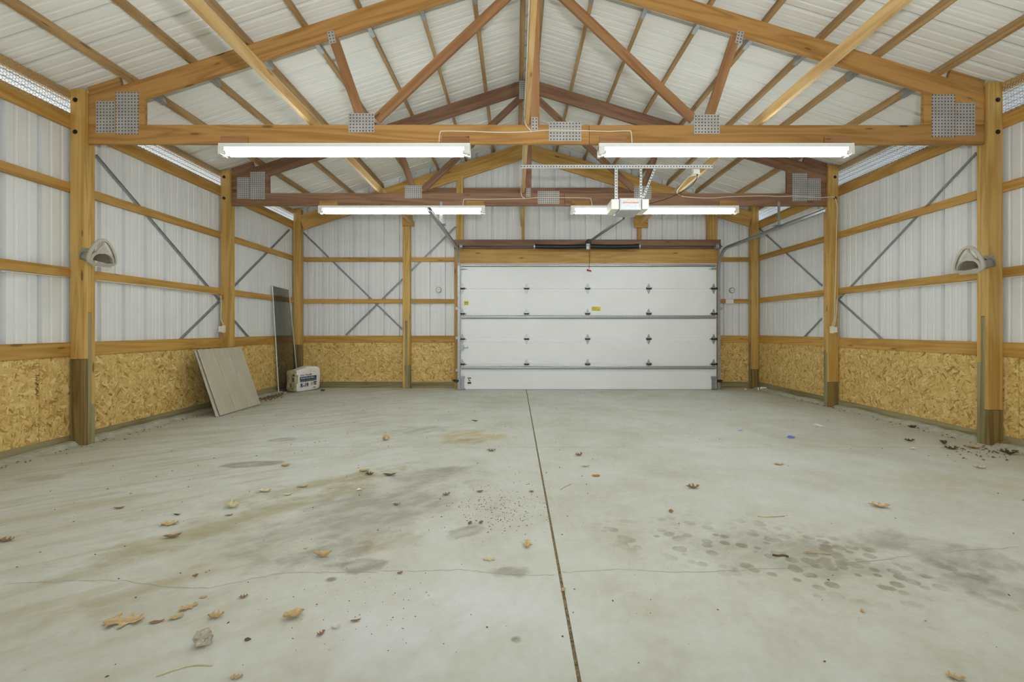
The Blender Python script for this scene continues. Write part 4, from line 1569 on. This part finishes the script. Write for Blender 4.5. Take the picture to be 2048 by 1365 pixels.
def saddle_rack(s, Pr, Pb, label):
    """s: side; Pr: centre of the flared front end, Pb: centre of the back plate on the post"""
    Pr, Pb = Vector(Pr), Vector(Pb)
    t = thing('saddle_rack', label, 'saddle rack', Pb)
    ax = (Pr - Pb).normalized()
    up = Vector((0, 0, 1))
    up = (up - ax * up.dot(ax)).normalized()
    sd = up.cross(ax)

    def P(u, v, w_, base=Pr):
        return base + sd * (u * 0.78) + up * v + ax * w_

    outl = [(0.0, 0.130), (0.048, 0.113), (0.094, 0.060), (0.127, -0.004), (0.140, -0.055), (0.134, -0.092), (0.100, -0.112),
            (0.050, -0.118), (0.0, -0.119), (-0.050, -0.118), (-0.100, -0.112), (-0.134, -0.092), (-0.140, -0.055), (-0.127, -0.004), (-0.094, 0.060), (-0.048, 0.113)]
    cp = curve_pts([Vector((a, b, 0)) for a, b in outl + outl[:1]], 3)[:-1]

    def band(path, thick, deep, name, mat, closed=True):
        """flat band: offset of the path inwards by thick, deep along the axis"""
        n = len(path)
        vs, fs = [], []
        cen = sum(path, Vector((0, 0))) / n
        for i, p in enumerate(path):
            a, b = path[i - 1] if (closed or i) else path[i], path[(i + 1) % n] if (closed or i < n - 1) else path[i]
            d = (b - a).normalized()
            nn = Vector((-d.y, d.x))
            if nn.dot(cen - p) < 0 and closed:
                nn = -nn
            q = p + nn * thick
            vs += [P(p.x, p.y, 0.0), P(q.x, q.y, 0.012), P(q.x, q.y, -deep), P(p.x, p.y, -deep)]
        m = n if closed else n - 1
        for i in range(m):
            j = (i + 1) % n
            for k in range(4):
                fs.append((4 * i + k, 4 * i + (k + 1) % 4, 4 * j + (k + 1) % 4, 4 * j + k))
        if not closed:
            fs += [(0, 1, 2, 3), (4 * n - 4, 4 * n - 3, 4 * n - 2, 4 * n - 1)]
        me = mesh(name, vs, fs)
        return link(name, me, mat, t)
    outer = [Vector((q.x, q.y)) for q in cp]
    band(outer, 0.024, 0.03, 'rim', M['rack'])
    # inner arch, the mouth of the rack
    arch = []
    for k in range(21):
        a = math.pi * k / 20
        arch.append(Vector((0.116 * math.cos(a), -0.085 + 0.100 * math.sin(a) ** 0.85)))
    band(arch, 0.022, 0.03, 'arch', M['rack'], False)
    # forked rib between the arch and the top of the rim
    rib = [Vector((-0.012, 0.118)), Vector((-0.009, 0.068)), Vector((-0.045, 0.030)), Vector((-0.062, 0.006)), Vector((0.062, 0.006)), Vector((0.045, 0.030)), Vector((0.009, 0.068)), Vector((0.012, 0.118))]
    mb = MB()
    mb.prism([P(p.x, p.y, -0.02) for p in rib], ax * 0.02)
    mb.build('rib', M['rack'], t)
    # arched body running back to the post, in slats with openings between
    L = (Pr - Pb).length

    def section(k, f):
        a = math.pi * (-0.06 + 1.12 * k)
        sc = 0.92 - 0.42 * f
        return P(0.112 * math.cos(a) * sc, (-0.085 + 0.105 * max(-0.25, math.sin(a)) * (0.95 - 0.1 * f)) * (1 - 0.25 * f), -L * f)

    def slat(k0, k1, f0, f1, name):
        nk, nf = 6, 6
        vs, fs = [], []
        for lay in (0, 1):
            for i in range(nf + 1):
                for j in range(nk + 1):
                    p = section(k0 + (k1 - k0) * j / nk, f0 + (f1 - f0) * i / nf)
                    c = P(0, -0.06, -L * (f0 + (f1 - f0) * i / nf))
                    vs.append(p + (c - p).normalized() * 0.004 * lay)
        W_ = nk + 1
        H = (nf + 1) * W_
        for i in range(nf):
            for j in range(nk):
                q = i * W_ + j
                fs.append((q, q + 1, q + W_ + 1, q + W_))
                fs.append((H + q + W_, H + q + W_ + 1, H + q + 1, H + q))
        edge = [j for j in range(W_)] + [i * W_ + nk for i in range(1, nf + 1)] + [nf * W_ + j for j in range(nk - 1, -1, -1)] + [i * W_ for i in range(nf - 1, 0, -1)]
        for a, b in zip(edge, edge[1:] + edge[:1]):
            fs.append((b, a, H + a, H + b))
        me = mesh(name, vs, fs, True)
        link(name, me, M['rack_dark'], t)
    slat(0.0, 0.30, 0.02, 0.98, 'side_wall')
    slat(0.70, 1.0, 0.02, 0.98, 'side_wall')
    slat(0.30, 0.70, 0.02, 0.26, 'bridge')
    slat(0.30, 0.70, 0.72, 0.98, 'bridge')
    # back plate and lower lip
    mb = MB()
    pl = [Vector((-0.062, -0.085)), Vector((0.062, -0.085)), Vector((0.066, -0.03)), Vector((0.040, 0.03)), Vector((-0.040, 0.03)), Vector((-0.066, -0.03))]
    mb.prism([P(p.x, p.y, -L - 0.004) for p in pl], ax * 0.010)
    mb.build('back_plate', M['rack_dark'], t)
    mb = MB()
    mb.prism([P(p[0], p[1], -0.03) for p in ((-0.10, -0.108), (0.10, -0.108), (0.085, -0.130), (-0.085, -0.130))], ax * 0.024)
    mb.build('lower_lip', M['rack'], t)


ya = Y1
saddle_rack(-1, at(206, 506, Y1 - 0.20), (-4.085, Y1 - 0.012, CZ + 0.735), 'putty plastic saddle rack on the left-hand nearer post')
saddle_rack(1, at(1936, 520, Y1 - 0.20), (4.500, Y1 - 0.012, CZ + 0.665), 'putty plastic saddle rack on the right-hand nearer post')


# ---------------------------------------------------------------- leaning siding sheets
def leaning_sheet(bl, br, tr, tl, n, off, label, name='siding_sheet'):
    bl, br, tr, tl = (Vector(v) for v in (bl, br, tr, tl))
    up = ((tl - bl) + (tr - br)).normalized()
    wd = (br - bl)
    wd = (wd - up * wd.dot(up))
    W_ = wd.length
    wd.normalize()
    nn = up.cross(wd).normalized()
    if nn.x < 0:
        nn = -nn
    t = thing(name, label, 'siding sheet', bl + wd * W_ / 2 + nn * off)
    H = ((tl - bl).length + (tr - br).length) / 2
    pw = W_ / n
    for i in range(n):
        a = bl + wd * (pw * i + 0.006) + nn * off
        m = Matrix((up, wd, nn)).transposed().to_4x4()
        if m.to_3x3().determinant() < 0:
            m = Matrix((up, -wd, nn)).transposed().to_4x4()
            a = a + wd * (pw - 0.014)
        m.translation = a
        w_ = pw - 0.014
        mb = MB()
        mb.prism([(0, 0, 0), (0, 0.006, 0.011), (0, w_ - 0.006, 0.011), (0, w_, 0)], (H, 0, 0))
        mb.build('plank', M['siding'], t, mw=m)
    m = Matrix((up, wd, nn)).transposed().to_4x4()
    mb = MB()
    p = [bl + nn * (off - 0.004), bl + wd * W_ + nn * (off - 0.004), bl + wd * W_ + up * H + nn * (off - 0.004), bl + up * H + nn * (off - 0.004)]
    mb.prism(p, nn * 0.0042)
    mb.build('backing', M['siding_back'], t)


XT = -4.088
ya_, yb_ = 6.08, 7.05
bl = Vector((-3.800, ya_, fz(yb_) + 0.014))
br = Vector((-3.800, yb_, fz(yb_) + 0.014))
tl = Vector((XT, ya_, 0.872))
tr = Vector((XT, yb_, 0.872))
leaning_sheet(bl, br, tr, tl, 3, 0.010, 'grooved grey siding sheet leaning in front of its twin by the left post')
leaning_sheet(bl + Vector((0, -0.045, 0)), br + Vector((0, -0.045, 0)), tr + Vector((0, -0.03, 0)), tl + Vector((0, -0.03, 0)), 3, -0.012, 'grooved grey siding sheet, hindmost of the two leaning by the post')

# dark screen in a thin white frame
bl, br = fl(557.5, 787), fl(597, 780)
bl = Vector((bl.x, bl.y, fz(bl.y) + 0.002))
br = Vector((br.x, br.y, fz(br.y) + 0.002))
tl = Vector((-4.243, atX(545, 573, -4.243).y, atX(545, 573, -4.243).z))
Yt = 8.45 * K
tr = at(574, 581, Yt)
tr.x = -4.215
t = thing('screen_panel', 'tall dark see-through screen panel in thin white frame, leaning in the corner', 'screen panel', (bl + br) / 2)
mb = MB()
nn = (br - bl).cross(tl - bl).normalized()
mb.prism([bl, br, tr, tl], nn * 0.003)
mb.build('screen', M['screen'], t)
for a, b, fm in ((bl, tl, 'white_enamel'), (br, tr, 'white_enamel'), (tl, tr, 'galv_dark'), (bl, br, 'white_enamel')):
    board('frame_bar', a, b, 0.010, 0.013, M[fm], t, up=(1, 0, 0.01), bev=0.001)


# ---------------------------------------------------------------- insulation bag
def text_mesh(body, size, name, mat, parent, mw, bold=0.0, extr=0.0006):
    cu = bpy.data.curves.new(name, 'FONT')
    cu.body = body
    cu.size = size
    cu.extrude = extr
    cu.offset = bold
    cu.resolution_u = 3
    tmp = bpy.data.objects.new('tmp', cu)
    C.objects.link(tmp)
    bpy.context.view_layer.update()
    me = bpy.data.meshes.new_from_object(tmp.evaluated_get(bpy.context.evaluated_depsgraph_get()))
    bpy.data.objects.remove(tmp)
    bpy.data.curves.remove(cu)
    me.materials.clear()
    return link(name, me, mat, parent, mw)


c0 = fl(591.5, 786.5)
c1 = fl(642.5, 778.5)
u = Vector((c1.x - c0.x, c1.y - c0.y, 0))
LB = u.length
u.normalize()
v = Vector((-u.y, u.x, 0))
bag = thing('insulation_bag', 'white plastic bag of insulation marked R-19, standing in the corner', 'bag', c0 + u * LB / 2 + v * 0.12)
HB, DB = 0.425, 0.235
Mb = Matrix((u, v, Vector((0, 0, 1)))).transposed().to_4x4()
Mb.translation = Vector((c0.x, c0.y, fz(c0.y) - 0.002))


def bag_surface(nu, nv):
    """rounded, creased block in the bag's own axes"""
    bm = bmesh.new()
    bmesh.ops.create_cube(bm, size=1.0)
    bmesh.ops.subdivide_edges(bm, edges=bm.edges[:], cuts=13, use_grid_fill=True)
    for vtx in bm.verts:
        p = vtx.co * 2.0
        # superellipse rounding
        q = Vector((p.x, p.y, p.z))
        m = (abs(p.x) ** 7 + abs(p.y) ** 7 + abs(p.z) ** 7) ** (1 / 7.0)
        q = q / m
        w_ = Vector(((q.x + 1) / 2 * LB, (q.y + 1) / 2 * DB, (q.z + 1) / 2 * HB))
        b = 0.012 * mnoise.noise(w_ * 6.0) + 0.007 * mnoise.noise(w_ * 15 + Vector((3, 1, 2)))
        bulge = 0.012 * math.cos(q.x * 1.4) * math.cos(q.z * 1.4)
        d = q.normalized()
        if q.z > -0.75:
            w_ += d * b
            w_.y += bulge * (1 if q.y > 0 else -1) * abs(q.y)
        else:
            w_.z = max(w_.z, 0.0)
        w_.z += 0.02 * max(0, q.z) * math.sin(q.x * 2.6 + 0.6)
        vtx.co = w_
    return bm


bm = bag_surface(0, 0)
me = bpy.data.meshes.new('wrapper')
bm.to_mesh(me)
bm.free()
me.polygons.foreach_set('use_smooth', [True] * len(me.polygons))
wrap = link('wrapper', me, M['bag'], bag, Mb)
# clear end of the bag, with the brown batts showing through
bm = bag_surface(0, 0)
dele = [f for f in bm.faces if f.calc_center_median().x > 0.045]
bmesh.ops.delete(bm, geom=dele, context='FACES')
for vtx in bm.verts:
    vtx.co += Vector((-0.003, 0, 0)) + (Vector((vtx.co.x, vtx.co.y - DB / 2, vtx.co.z - HB / 2)).normalized() * 0.002)
me = bpy.data.meshes.new('open_end')
bm.to_mesh(me)
bm.free()
me.polygons.foreach_set('use_smooth', [True] * len(me.polygons))
link('open_end', me, M['bag_kraft'], bag, Mb)


def on_face(x, z, out=-0.017):
    """matrix on the long printed face: local X along the bag, local Y up"""
    m = Matrix((Vector((1, 0, 0)), Vector((0, 0, 1)), Vector((0, -1, 0)))).transposed().to_4x4()
    m.translation = (x, out, z)
    return Mb @ m


mb = MB()
mb.box((0.09, -0.019, 0.215), (0.485, -0.006, 0.275))
mb.build('banner', M['banner'], bag, mw=Mb)
mb = MB()
mb.box((0.09, -0.0185, 0.182), (0.485, -0.006, 0.213))
mb.build('banner', M['banner_green'], bag, mw=Mb)
text_mesh('Johns Manville', 0.050, 'print', M['ink'], bag, on_face(0.085, 0.290, -0.0195))
text_mesh('Kraft-Faced Batt', 0.050, 'print', M['paper'], bag, on_face(0.100, 0.232, -0.0205))
text_mesh('R-19', 0.100, 'print', M['navy'], bag, on_face(0.090, 0.088, -0.0195), 0.0030)
mb = MB()
for (x0, x1, z0, z1) in ((0.345, 0.405, 0.150, 0.154), (0.345, 0.41, 0.130, 0.134), (0.345, 0.395, 0.110, 0.113), (0.425, 0.440, 0.135, 0.165), (0.450, 0.490, 0.140, 0.162), (0.43, 0.48, 0.105, 0.124), (0.42, 0.46, 0.052, 0.062)):
    mb.box((x0, -0.0195, z0), (x1, -0.006, z1))
mb.build('print', M['ink'], bag, mw=Mb)
mb = MB()
for (y0, y1, z0, z1) in ((0.03, 0.055, 0.30, 0.325), (0.03, 0.07, 0.24, 0.26), (0.04, 0.06, 0.20, 0.23), (0.10, 0.11, 0.09, 0.16), (0.05, 0.12, 0.065, 0.07)):
    mb.box((-0.0145, y0, z0), (0.0, y1, z1))
mb.build('print', M['ink'], bag, mw=Mb)

# marker scribble on the near left strand board
mb = MB()
r = random.Random(9)
sx = -4.2648 + 0.002
pts = []
for k in range(46):
    f = k / 45
    px = 74 + 3.2 * math.sin(k * 2.3) + r.uniform(-1.2, 1.2)
    py = 792 - 48 * f + 2.0 * math.sin(k * 1.7)
    pts.append(atX(px, py, -4.2625))
for i in range(0, 40, 4):
    mb.tube(pts[i:i + 4], 0.0022, 5)
o = mb.build('marker_writing', M['ink_brown'], bpy.data.objects['wall_left'])

# ---------------------------------------------------------------- leaves and scraps on the floor
def leaf(px, py, size, rot, mat, label, kind='oak', curl=0.25, seed=0, group=None):
    r = random.Random(seed * 13 + int(px) * 7 + int(py))
    c = fl(px, py)
    L = size * c.y / F
    n = 15 if kind == 'oak' else 9
    vs, fs = [], []
    for i in range(n + 1):
        t = i / n
        if kind == 'oak':
            lob = 0.62 + 0.38 * math.cos(2 * math.pi * 3.5 * t + 0.4)
            hw = 0.36 * L * math.sin(math.pi * min(1, t ** 0.85)) ** 0.7 * lob + 0.012 * L
        elif kind == 'long':
            hw = 0.16 * L * math.sin(math.pi * t) ** 0.8 + 0.008 * L
        else:
            hw = 0.30 * L * math.sin(math.pi * t ** 0.9) ** 0.7 * (1 + 0.15 * math.cos(9 * t)) + 0.01 * L
        bend = curl * L * 0.5 * (t - 0.45) ** 2 * 2 + 0.03 * L * math.sin(t * 7 + r.random())
        for s_, q in ((-1, 1.0), (-0.5, 0.25), (0, 0.0), (0.5, 0.25), (1, 1.0)):
            jit = 1 + r.uniform(-0.22, 0.22) * abs(s_)
            z = bend + curl * hw * q * (0.9 + 0.5 * r.random()) + 0.002
            vs.append(Vector(((t - 0.5) * L, hw * s_ * jit, z)))
        if i:
            k = 5 * i
            for j in range(4):
                fs.append((k - 5 + j, k + j, k + j + 1, k - 4 + j))
    zmin = min(v.z for v in vs)
    for v in vs:
        v.z += 0.0012 - zmin
    # stalk
    s0 = Vector((-0.5 * L, 0, vs[2].z))
    k = len(vs)
    sl_ = 0.22 * L
    for i in range(5):
        f = i / 4
        p = Vector((-0.5 * L - sl_ * f, 0.05 * L * math.sin(f * 2.5), max(0.0015, s0.z * (1 - f))))
        vs += [p + Vector((0, -0.006 * L, 0)), p + Vector((0, 0.006 * L, 0)), p + Vector((0, 0, 0.008 * L))]
        if i:
            q = k + 3 * i
            fs += [(q - 3, q, q + 1, q - 2), (q - 2, q + 1, q + 2, q - 1), (q - 1, q + 2, q, q - 3)]
    m = Matrix.Translation(c) @ Matrix.Rotation(math.radians(rot), 4, 'Z')
    o = link('leaf', mesh('leaf', vs, fs), mat, None, m)
    tag(o, label, 'leaf', group)
    return o


LV = [
    (248, 1246, 76, 8, 'leaf_tan', 'large flat tan oak leaf, broadest of those near the bottom left', 'oak', 0.12),
    (313, 1246, 30, 22, 'leaf_brown', 'narrow reddish-brown leaf right beside the large flat tan leaf', 'long', 0.15),
    (353, 1237, 26, 40, 'leaf_tan', 'tan leaf half touching the upper one of a pair', 'oval', 0.25),
    (377, 1217, 36, 55, 'leaf_tan', 'tan oak leaf, upper one of a touching pair', 'oak', 0.2),
    (432, 1236, 32, 10, 'leaf_tan', 'curled tan leaf with dark underside above the crumpled grey wad', 'oak', 0.7),
    (407, 1196, 14, 20, 'leaf_tan', 'tiny tan leaf above the touching pair of tan leaves', 'oval', 0.2),
    (487, 1196, 18, 30, 'leaf_brown', 'small brown lobed leaf right of the touching pair', 'oak', 0.4),
    (587, 1236, 40, 25, 'leaf_tan', 'long-stalked tan curled leaf near the bottom, right of the grey wad', 'oval', 0.7),
    (642, 1270, 20, 60, 'leaf_brown', 'small reddish crumpled leaf beside the bleached white chip', 'oak', 0.5),
    (671, 1257, 19, 5, 'leaf_white', 'bleached whitish curled leaf chip near the bottom', 'oval', 0.8),
    (711, 1244, 22, 15, 'leaf_brown', 'small pointed brown leaf just right of the bleached chip', 'long', 0.4),
    (473, 1357, 26, 10, 'leaf_tan', 'orange-tan leaf at the very bottom edge of the view', 'oak', 0.3),
    (465, 1016, 32, -5, 'leaf_pale', 'cupped pale leaf with brown lobes on the tan dirt streak', 'oak', 0.8),
    (338, 1050, 36, 10, 'leaf_tan', 'tan oak leaf on clean concrete left of the dirt streak', 'oak', 0.25),
    (345, 1076, 34, 20, 'leaf_brown', 'thin twisted brown leaf at the lower edge of the dirt streak', 'long', 0.6),
    (530, 984, 28, 15, 'leaf_pale', 'star-shaped pale leaf at the top of the dirt streak', 'oak', 0.35),
    (576, 991, 14, 20, 'leaf_pale', 'small pale leaf right of the star-shaped leaf', 'oval', 0.4),
    (605, 975, 24, 20, 'leaf_tan', 'slim tan leaf at the far end of the dirt streak', 'long', 0.4),
    (458, 1032, 16, 30, 'leaf_brown', 'small brown leaf just below the cupped pale leaf', 'long', 0.3),
    (238, 1018, 22, 12, 'leaf_brown', 'brown leaf with long stalk far left on the bare floor', 'long', 0.4),
    (354, 1031, 16, 0, 'leaf_dark', 'dark dented leaf above the tan oak leaf', 'long', 0.4),
    (645, 1114, 42, -6, 'leaf_tan', 'boat-shaped tan leaf on the grey stain', 'long', 0.9),
    (611, 1098, 11, 10, 'leaf_pale', 'tiny pale leaf just above the boat-shaped leaf', 'oval', 0.4),
    (391, 1154, 11, 40, 'leaf_brown', 'small curled brown leaf on the crack line', 'oval', 0.8),
    (1054, 1092, 30, 85, 'leaf_tan', 'tan five-pointed oak leaf beside the central floor joint', 'oak', 0.5),
    (978, 1120, 26, 0, 'leaf_pale', 'pale flattened leaf left of the five-pointed leaf by the joint', 'oak', 0.15),
    (1759, 1015, 36, -22, 'leaf_tan', 'tan oak leaf with long stalk alone on the right half', 'oak', 0.45),
    (1386, 977, 26, -8, 'leaf_brown', 'brown curled leaf right of the joint, in mid floor', 'oak', 0.6),
    (893, 991, 18, 40, 'leaf_brown', 'brown folded leaf at the edge of the grey stain', 'oak', 0.5),
    (793, 1011, 16, 0, 'leaf_brown', 'reddish-brown leaf in the middle of the grey stain', 'oak', 0.5),
    (728, 943, 22, 15, 'leaf_tan', 'tan leaf touching a dark withered one', 'oval', 0.3),
    (739, 950, 18, 0, 'leaf_dark', 'dark withered leaf touching the tan one', 'oak', 0.5),
    (779, 952, 28, 5, 'leaf_dark', 'long dark leaf lying at the far edge of the grey stain', 'long', 0.4),
    (571, 933, 18, 10, 'leaf_tan', 'tan leaf right of the dark oval wet mark', 'oval', 0.5),
    (983, 903, 18, 0, 'leaf_brown', 'spiky brown leaf just in front of the yellow stain', 'oak', 0.5),
    (1158, 912, 18, 30, 'leaf_brown', 'brown leaf standing on edge right of the central joint', 'oak', 0.7),
    (1192, 953, 18, 10, 'leaf_orange', 'faint orange leaf right of the joint', 'oval', 0.2),
    (1171, 934, 20, 10, 'leaf_tan', 'thin tan leaf behind the faint orange leaf', 'long', 0.2),
    (950, 843, 16, -12, 'leaf_dark', 'dark leaf lying beyond the yellow stain', 'long', 0.4),
    (1558, 930, 20, 0, 'leaf_tan', 'flat tan leaf in the middle of the right half', 'oak', 0.2),
    (1960, 937, 22, -20, 'leaf_pale', 'pale leaf in front of the right-hand nearer post', 'oak', 0.5),
    (1903, 899, 28, -10, 'leaf_dark', 'dark brown leaf in front of the right wall', 'oak', 0.4),
    (1819, 883, 20, -10, 'leaf_dark', 'dark twisted leaf out from the right wall strand board', 'oak', 0.5),
    (1947, 897, 26, -15, 'leaf_tan', 'tan leaf pressed against the foot of the right-hand nearer post', 'oval', 0.4),
    (2009, 893, 26, -40, 'leaf_orange', 'orange leaf behind the foot of the right-hand nearer post', 'oval', 0.9),
    (2018, 909, 34, -10, 'leaf_dark', 'dark leaf below the orange leaf by the post', 'oak', 0.6),
    (1888, 889, 18, 60, 'leaf_dark', 'dark curled leaf left of the foot of the right-hand post', 'oval', 0.9),
    (1912, 1359, 34, -20, 'leaf_tan', 'long-stalked tan leaf in the bottom right corner', 'oak', 0.4),
    (12, 1083, 30, 10, 'leaf_brown', 'brown leaf at the left edge of the view', 'oak', 0.4),
    (1825, 856, 18, 0, 'leaf_dark', 'dark leaf against the right wall curb', 'oval', 0.6),
    (940, 1049, 12, 60, 'leaf_brown', 'small brown leaf standing left of its twin near the joint', 'oval', 0.8),
    (962, 1048, 12, 50, 'leaf_brown', 'small brown leaf standing right of its twin near the joint', 'oval', 0.8),
    (960, 985, 14, 10, 'leaf_brown', 'brown leaf scrap at the top of the crumb patch', 'oval', 0.4),
    (1063, 985, 10, 10, 'leaf_brown', 'tiny brown leaf left of the joint, top of the crumb patch', 'oval', 0.5),
    (800, 1148, 12, 30, 'leaf_brown', 'small brown leaf on the crack left of the joint', 'oval', 0.4),
    (1725, 1224, 12, 60, 'leaf_tan', 'small tan leaf among the drip marks', 'oval', 0.5),
    (1127, 1183, 14, 50, 'leaf_tan', 'tan leaf tip caught in the central joint', 'oval', 0.6),
]
for i, e in enumerate(LV):
    leaf(e[0], e[1], e[2], e[3], M[e[4]], e[5], e[6], e[7], i)


def wad(px, py, wpx, hpx, mat, label, cat, name, seed, flat=0.55):
    c = fl(px, py)
    s = c.y / F
    a, b = wpx * s / 2, hpx * s / 2
    bm = bmesh.new()
    bmesh.ops.create_icosphere(bm, subdivisions=3, radius=1.0)
    zmin = 9
    for vtx in bm.verts:
        p = vtx.co.copy()
        d = 1 + 0.45 * mnoise.noise(p * 1.8 + Vector((seed, 0, 0))) + 0.25 * mnoise.noise(p * 4.5 + Vector((0, seed, 0)))
        vtx.co = Vector((p.x * a * d, p.y * a * 0.8 * d, p.z * b * flat * 1.8 * d))
        zmin = min(zmin, vtx.co.z)
    for vtx in bm.verts:
        vtx.co.z -= zmin
        if vtx.co.z < b * 0.25:
            vtx.co.z *= 0.4
    me = bpy.data.meshes.new(name)
    bm.to_mesh(me)
    bm.free()
    o = link(name, me, mat, None, Matrix.Translation(c))
    tag(o, label, cat)
    return o


wad(404, 1290, 38, 26, M['wad'], 'crumpled grey wad of cloth or paper near the bottom left', 'scrap', 'crumpled_wad', 3)
wad(772, 881, 13, 9, M['leaf_tan'], 'small tan lump on the floor left of the yellow stain', 'scrap', 'tan_lump', 5)
wad(1342, 1026, 8, 6, M['leaf_brown'], 'small brown pebble-like lump right of the joint', 'scrap', 'brown_lump', 8)
wad(495, 1281, 11, 6, M['leaf_dark'], 'small black scrap right of the crumpled wad', 'scrap', 'black_scrap', 9, 0.3)
wad(676, 770, 26, 9, M['yellow_fluff'], 'tuft of yellow insulation against the end wall', 'insulation', 'insulation_tuft', 11, 0.5)
wad(1441, 776, 6, 8, M['paper'], 'small white scrap at the foot of the right door jamb', 'scrap', 'white_scrap', 13, 0.7)
wad(1491, 781, 5, 4, M['cream_plastic'], 'tiny cream scrap in front of the right corner post', 'scrap', 'cream_scrap', 15, 0.5)
wad(645, 783, 8, 4, M['leaf_dark'], 'dark crumb beside the insulation bag', 'scrap', 'dark_crumb', 17, 0.5)


def flat_scrap(pts, mat, label, name, cat='scrap', lift=0.006):
    P = [fl(*p) for p in pts]
    c = sum(P, Vector()) / len(P)
    mb = MB()
    n = len(P)
    q = [p - c + Vector((0, 0, 0.001 + lift * (i % 2))) for i, p in enumerate(P)]
    mb.prism(q, (0, 0, 0.0012))
    o = mb.build(name, mat, None, mw=Matrix.Translation(c))
    tag(o, label, cat)


flat_scrap([(1626, 850), (1633, 848.5), (1648, 853), (1641, 855.5)], M['paper'], 'white slip of paper on the right half of the floor', 'paper_slip', 'paper')
flat_scrap([(1573, 875.5), (1578, 872.5), (1590, 874), (1589, 877), (1580, 877.5)], M['blue'], 'blue wrapper scrap on the right half of the floor', 'blue_wrapper')
flat_scrap([(1475, 861), (1481, 858.5), (1487, 860), (1482, 862.5)], M['pale_blue'], 'pale blue scrap left of the blue wrapper', 'pale_scrap')
flat_scrap([(712, 981), (718, 978.5), (724, 980), (720, 982.5)], M['paper'], 'white chip at the top of the grey stain', 'white_chip')
flat_scrap([(1818, 897.5), (1826, 896.5), (1834, 898.5), (1824, 899.5)], M['paper'], 'white scrap on the cross joint near the right wall', 'white_paper_scrap')
# box with dark ends by the right corner post
c = fl(1528, 781)
o = thing('small_carton', 'small white carton with dark end at the right corner post', 'box', c)
m = Matrix.Translation(c) @ Matrix.Rotation(math.radians(-28), 4, 'Z')
mb = MB()
mb.box((-0.065, -0.03, 0.002), (0.045, 0.03, 0.058), m)
mb.build('carton', M['paper'], o)
mb = MB()
mb.box((0.0455, -0.028, 0.004), (0.075, 0.028, 0.055), m)
mb.box((-0.075, -0.026, 0.006), (-0.0655, 0.026, 0.05), m)
mb.build('end_flap', M['black'], o)
mb = MB()
mb.box((-0.105, -0.028, 0.002), (-0.08, 0.02, 0.045), m)
mb.build('torn_flap', M['paper'], o)


def twig(pix, r_, mat, label):
    pts = [fl(*p) + Vector((0, 0, r_ * 1.1)) for p in pix]
    mb = MB()
    mb.tube(curve_pts(pts, 4), r_, 6)
    o = mb.build('twig', mat, None, True)
    tag(o, label, 'twig')


twig([(1515, 1034), (1535, 1035.5), (1570, 1033.5)], 0.0022, M['leaf_tan'], 'thin straw-coloured twig lying right of the joint')
twig([(1545, 1112), (1555, 1114), (1567, 1113), (1577, 1116)], 0.0045, M['leaf_dark'], 'dark knobbly twig in the middle of the drip marks')
twig([(1612, 1107), (1640, 1108.5), (1662, 1111)], 0.0022, M['leaf_tan'], 'pale grass stem among the drip marks')
twig([(1121, 981), (1130, 975), (1143, 969)], 0.0020, M['leaf_tan'], 'short straw right of the central joint')
twig([(312, 1355), (350, 1342), (385, 1333), (425, 1333)], 0.0022, M['leaf_pale'], 'long curved straw along the bottom left')

# litter of leaf crumbs: uncountable
mb = MB()
r = random.Random(11)


def crumb(p, s):
    a = r.uniform(0, 6.28)
    e = r.uniform(0.25, 0.8)
    ca, sa = math.cos(a), math.sin(a)
    base = []
    for (uu, vv, zz) in ((-1, 0, 0), (0.1, -e, 0), (1, 0.1, 0.2), (0, e, 0), (0, 0, 0.55)):
        uu *= s * r.uniform(0.7, 1.1)
        vv *= s * r.uniform(0.6, 1.1)
        base.append(p + Vector((uu * ca - vv * sa, uu * sa + vv * ca, 0.0006 + zz * s)))
    mb.add(base, [(0, 1, 4), (1, 2, 4), (2, 3, 4), (3, 0, 4), (0, 3, 2, 1)])


for i in range(420):
    y = 1.35 + 7.2 * r.random() ** 1.3
    x = r.uniform(-3.8, 4.2) if r.random() < 0.5 else r.uniform(-3.6, 0.6)
    p = Vector((x, y, fz(y)))
    crumb(p, r.uniform(0.003, 0.009) * (0.7 + 0.09 * y))
for i in range(300):
    px, py = r.gauss(1000, 48), r.gauss(1018, 24)
    if py > 940:
        crumb(fl(px, py), r.uniform(0.0025, 0.007))
for i in range(90):
    crumb(fl(r.gauss(740, 90), max(960, r.gauss(1180, 70))), r.uniform(0.002, 0.005))
o = mb.build('leaf_crumbs', M['leaf_dark'])
o['kind'] = 'stuff'
o['label'] = 'brown leaf crumbs scattered over the concrete floor'
o['category'] = 'litter'
mb = MB()
for i in range(330):
    px = r.uniform(512, 566)
    f = (px - 512) / 78
    py = 803 - 16 * f + r.gauss(0, 3.0) - 3
    crumb(fl(px, min(815, py)), r.uniform(0.010, 0.030))
for side, X in ((-1, -4.13), (1, 4.53)):
    for i in range(150):
        y = r.uniform(2.5, 9.0)
        p = Vector((X - side * abs(r.gauss(0, 0.08)), y, 0))
        p.z = fz(y) + 0.004
        crumb(p, r.uniform(0.006, 0.018))
for i in range(60):
    crumb(fl(r.gauss(1975, 30), min(925, max(893, r.gauss(905, 9)))), r.uniform(0.008, 0.022))
o = mb.build('leaf_litter', M['litter'])
o['kind'] = 'stuff'
o['label'] = 'drift of brown leaf litter along the walls and beside the siding'
o['category'] = 'litter'
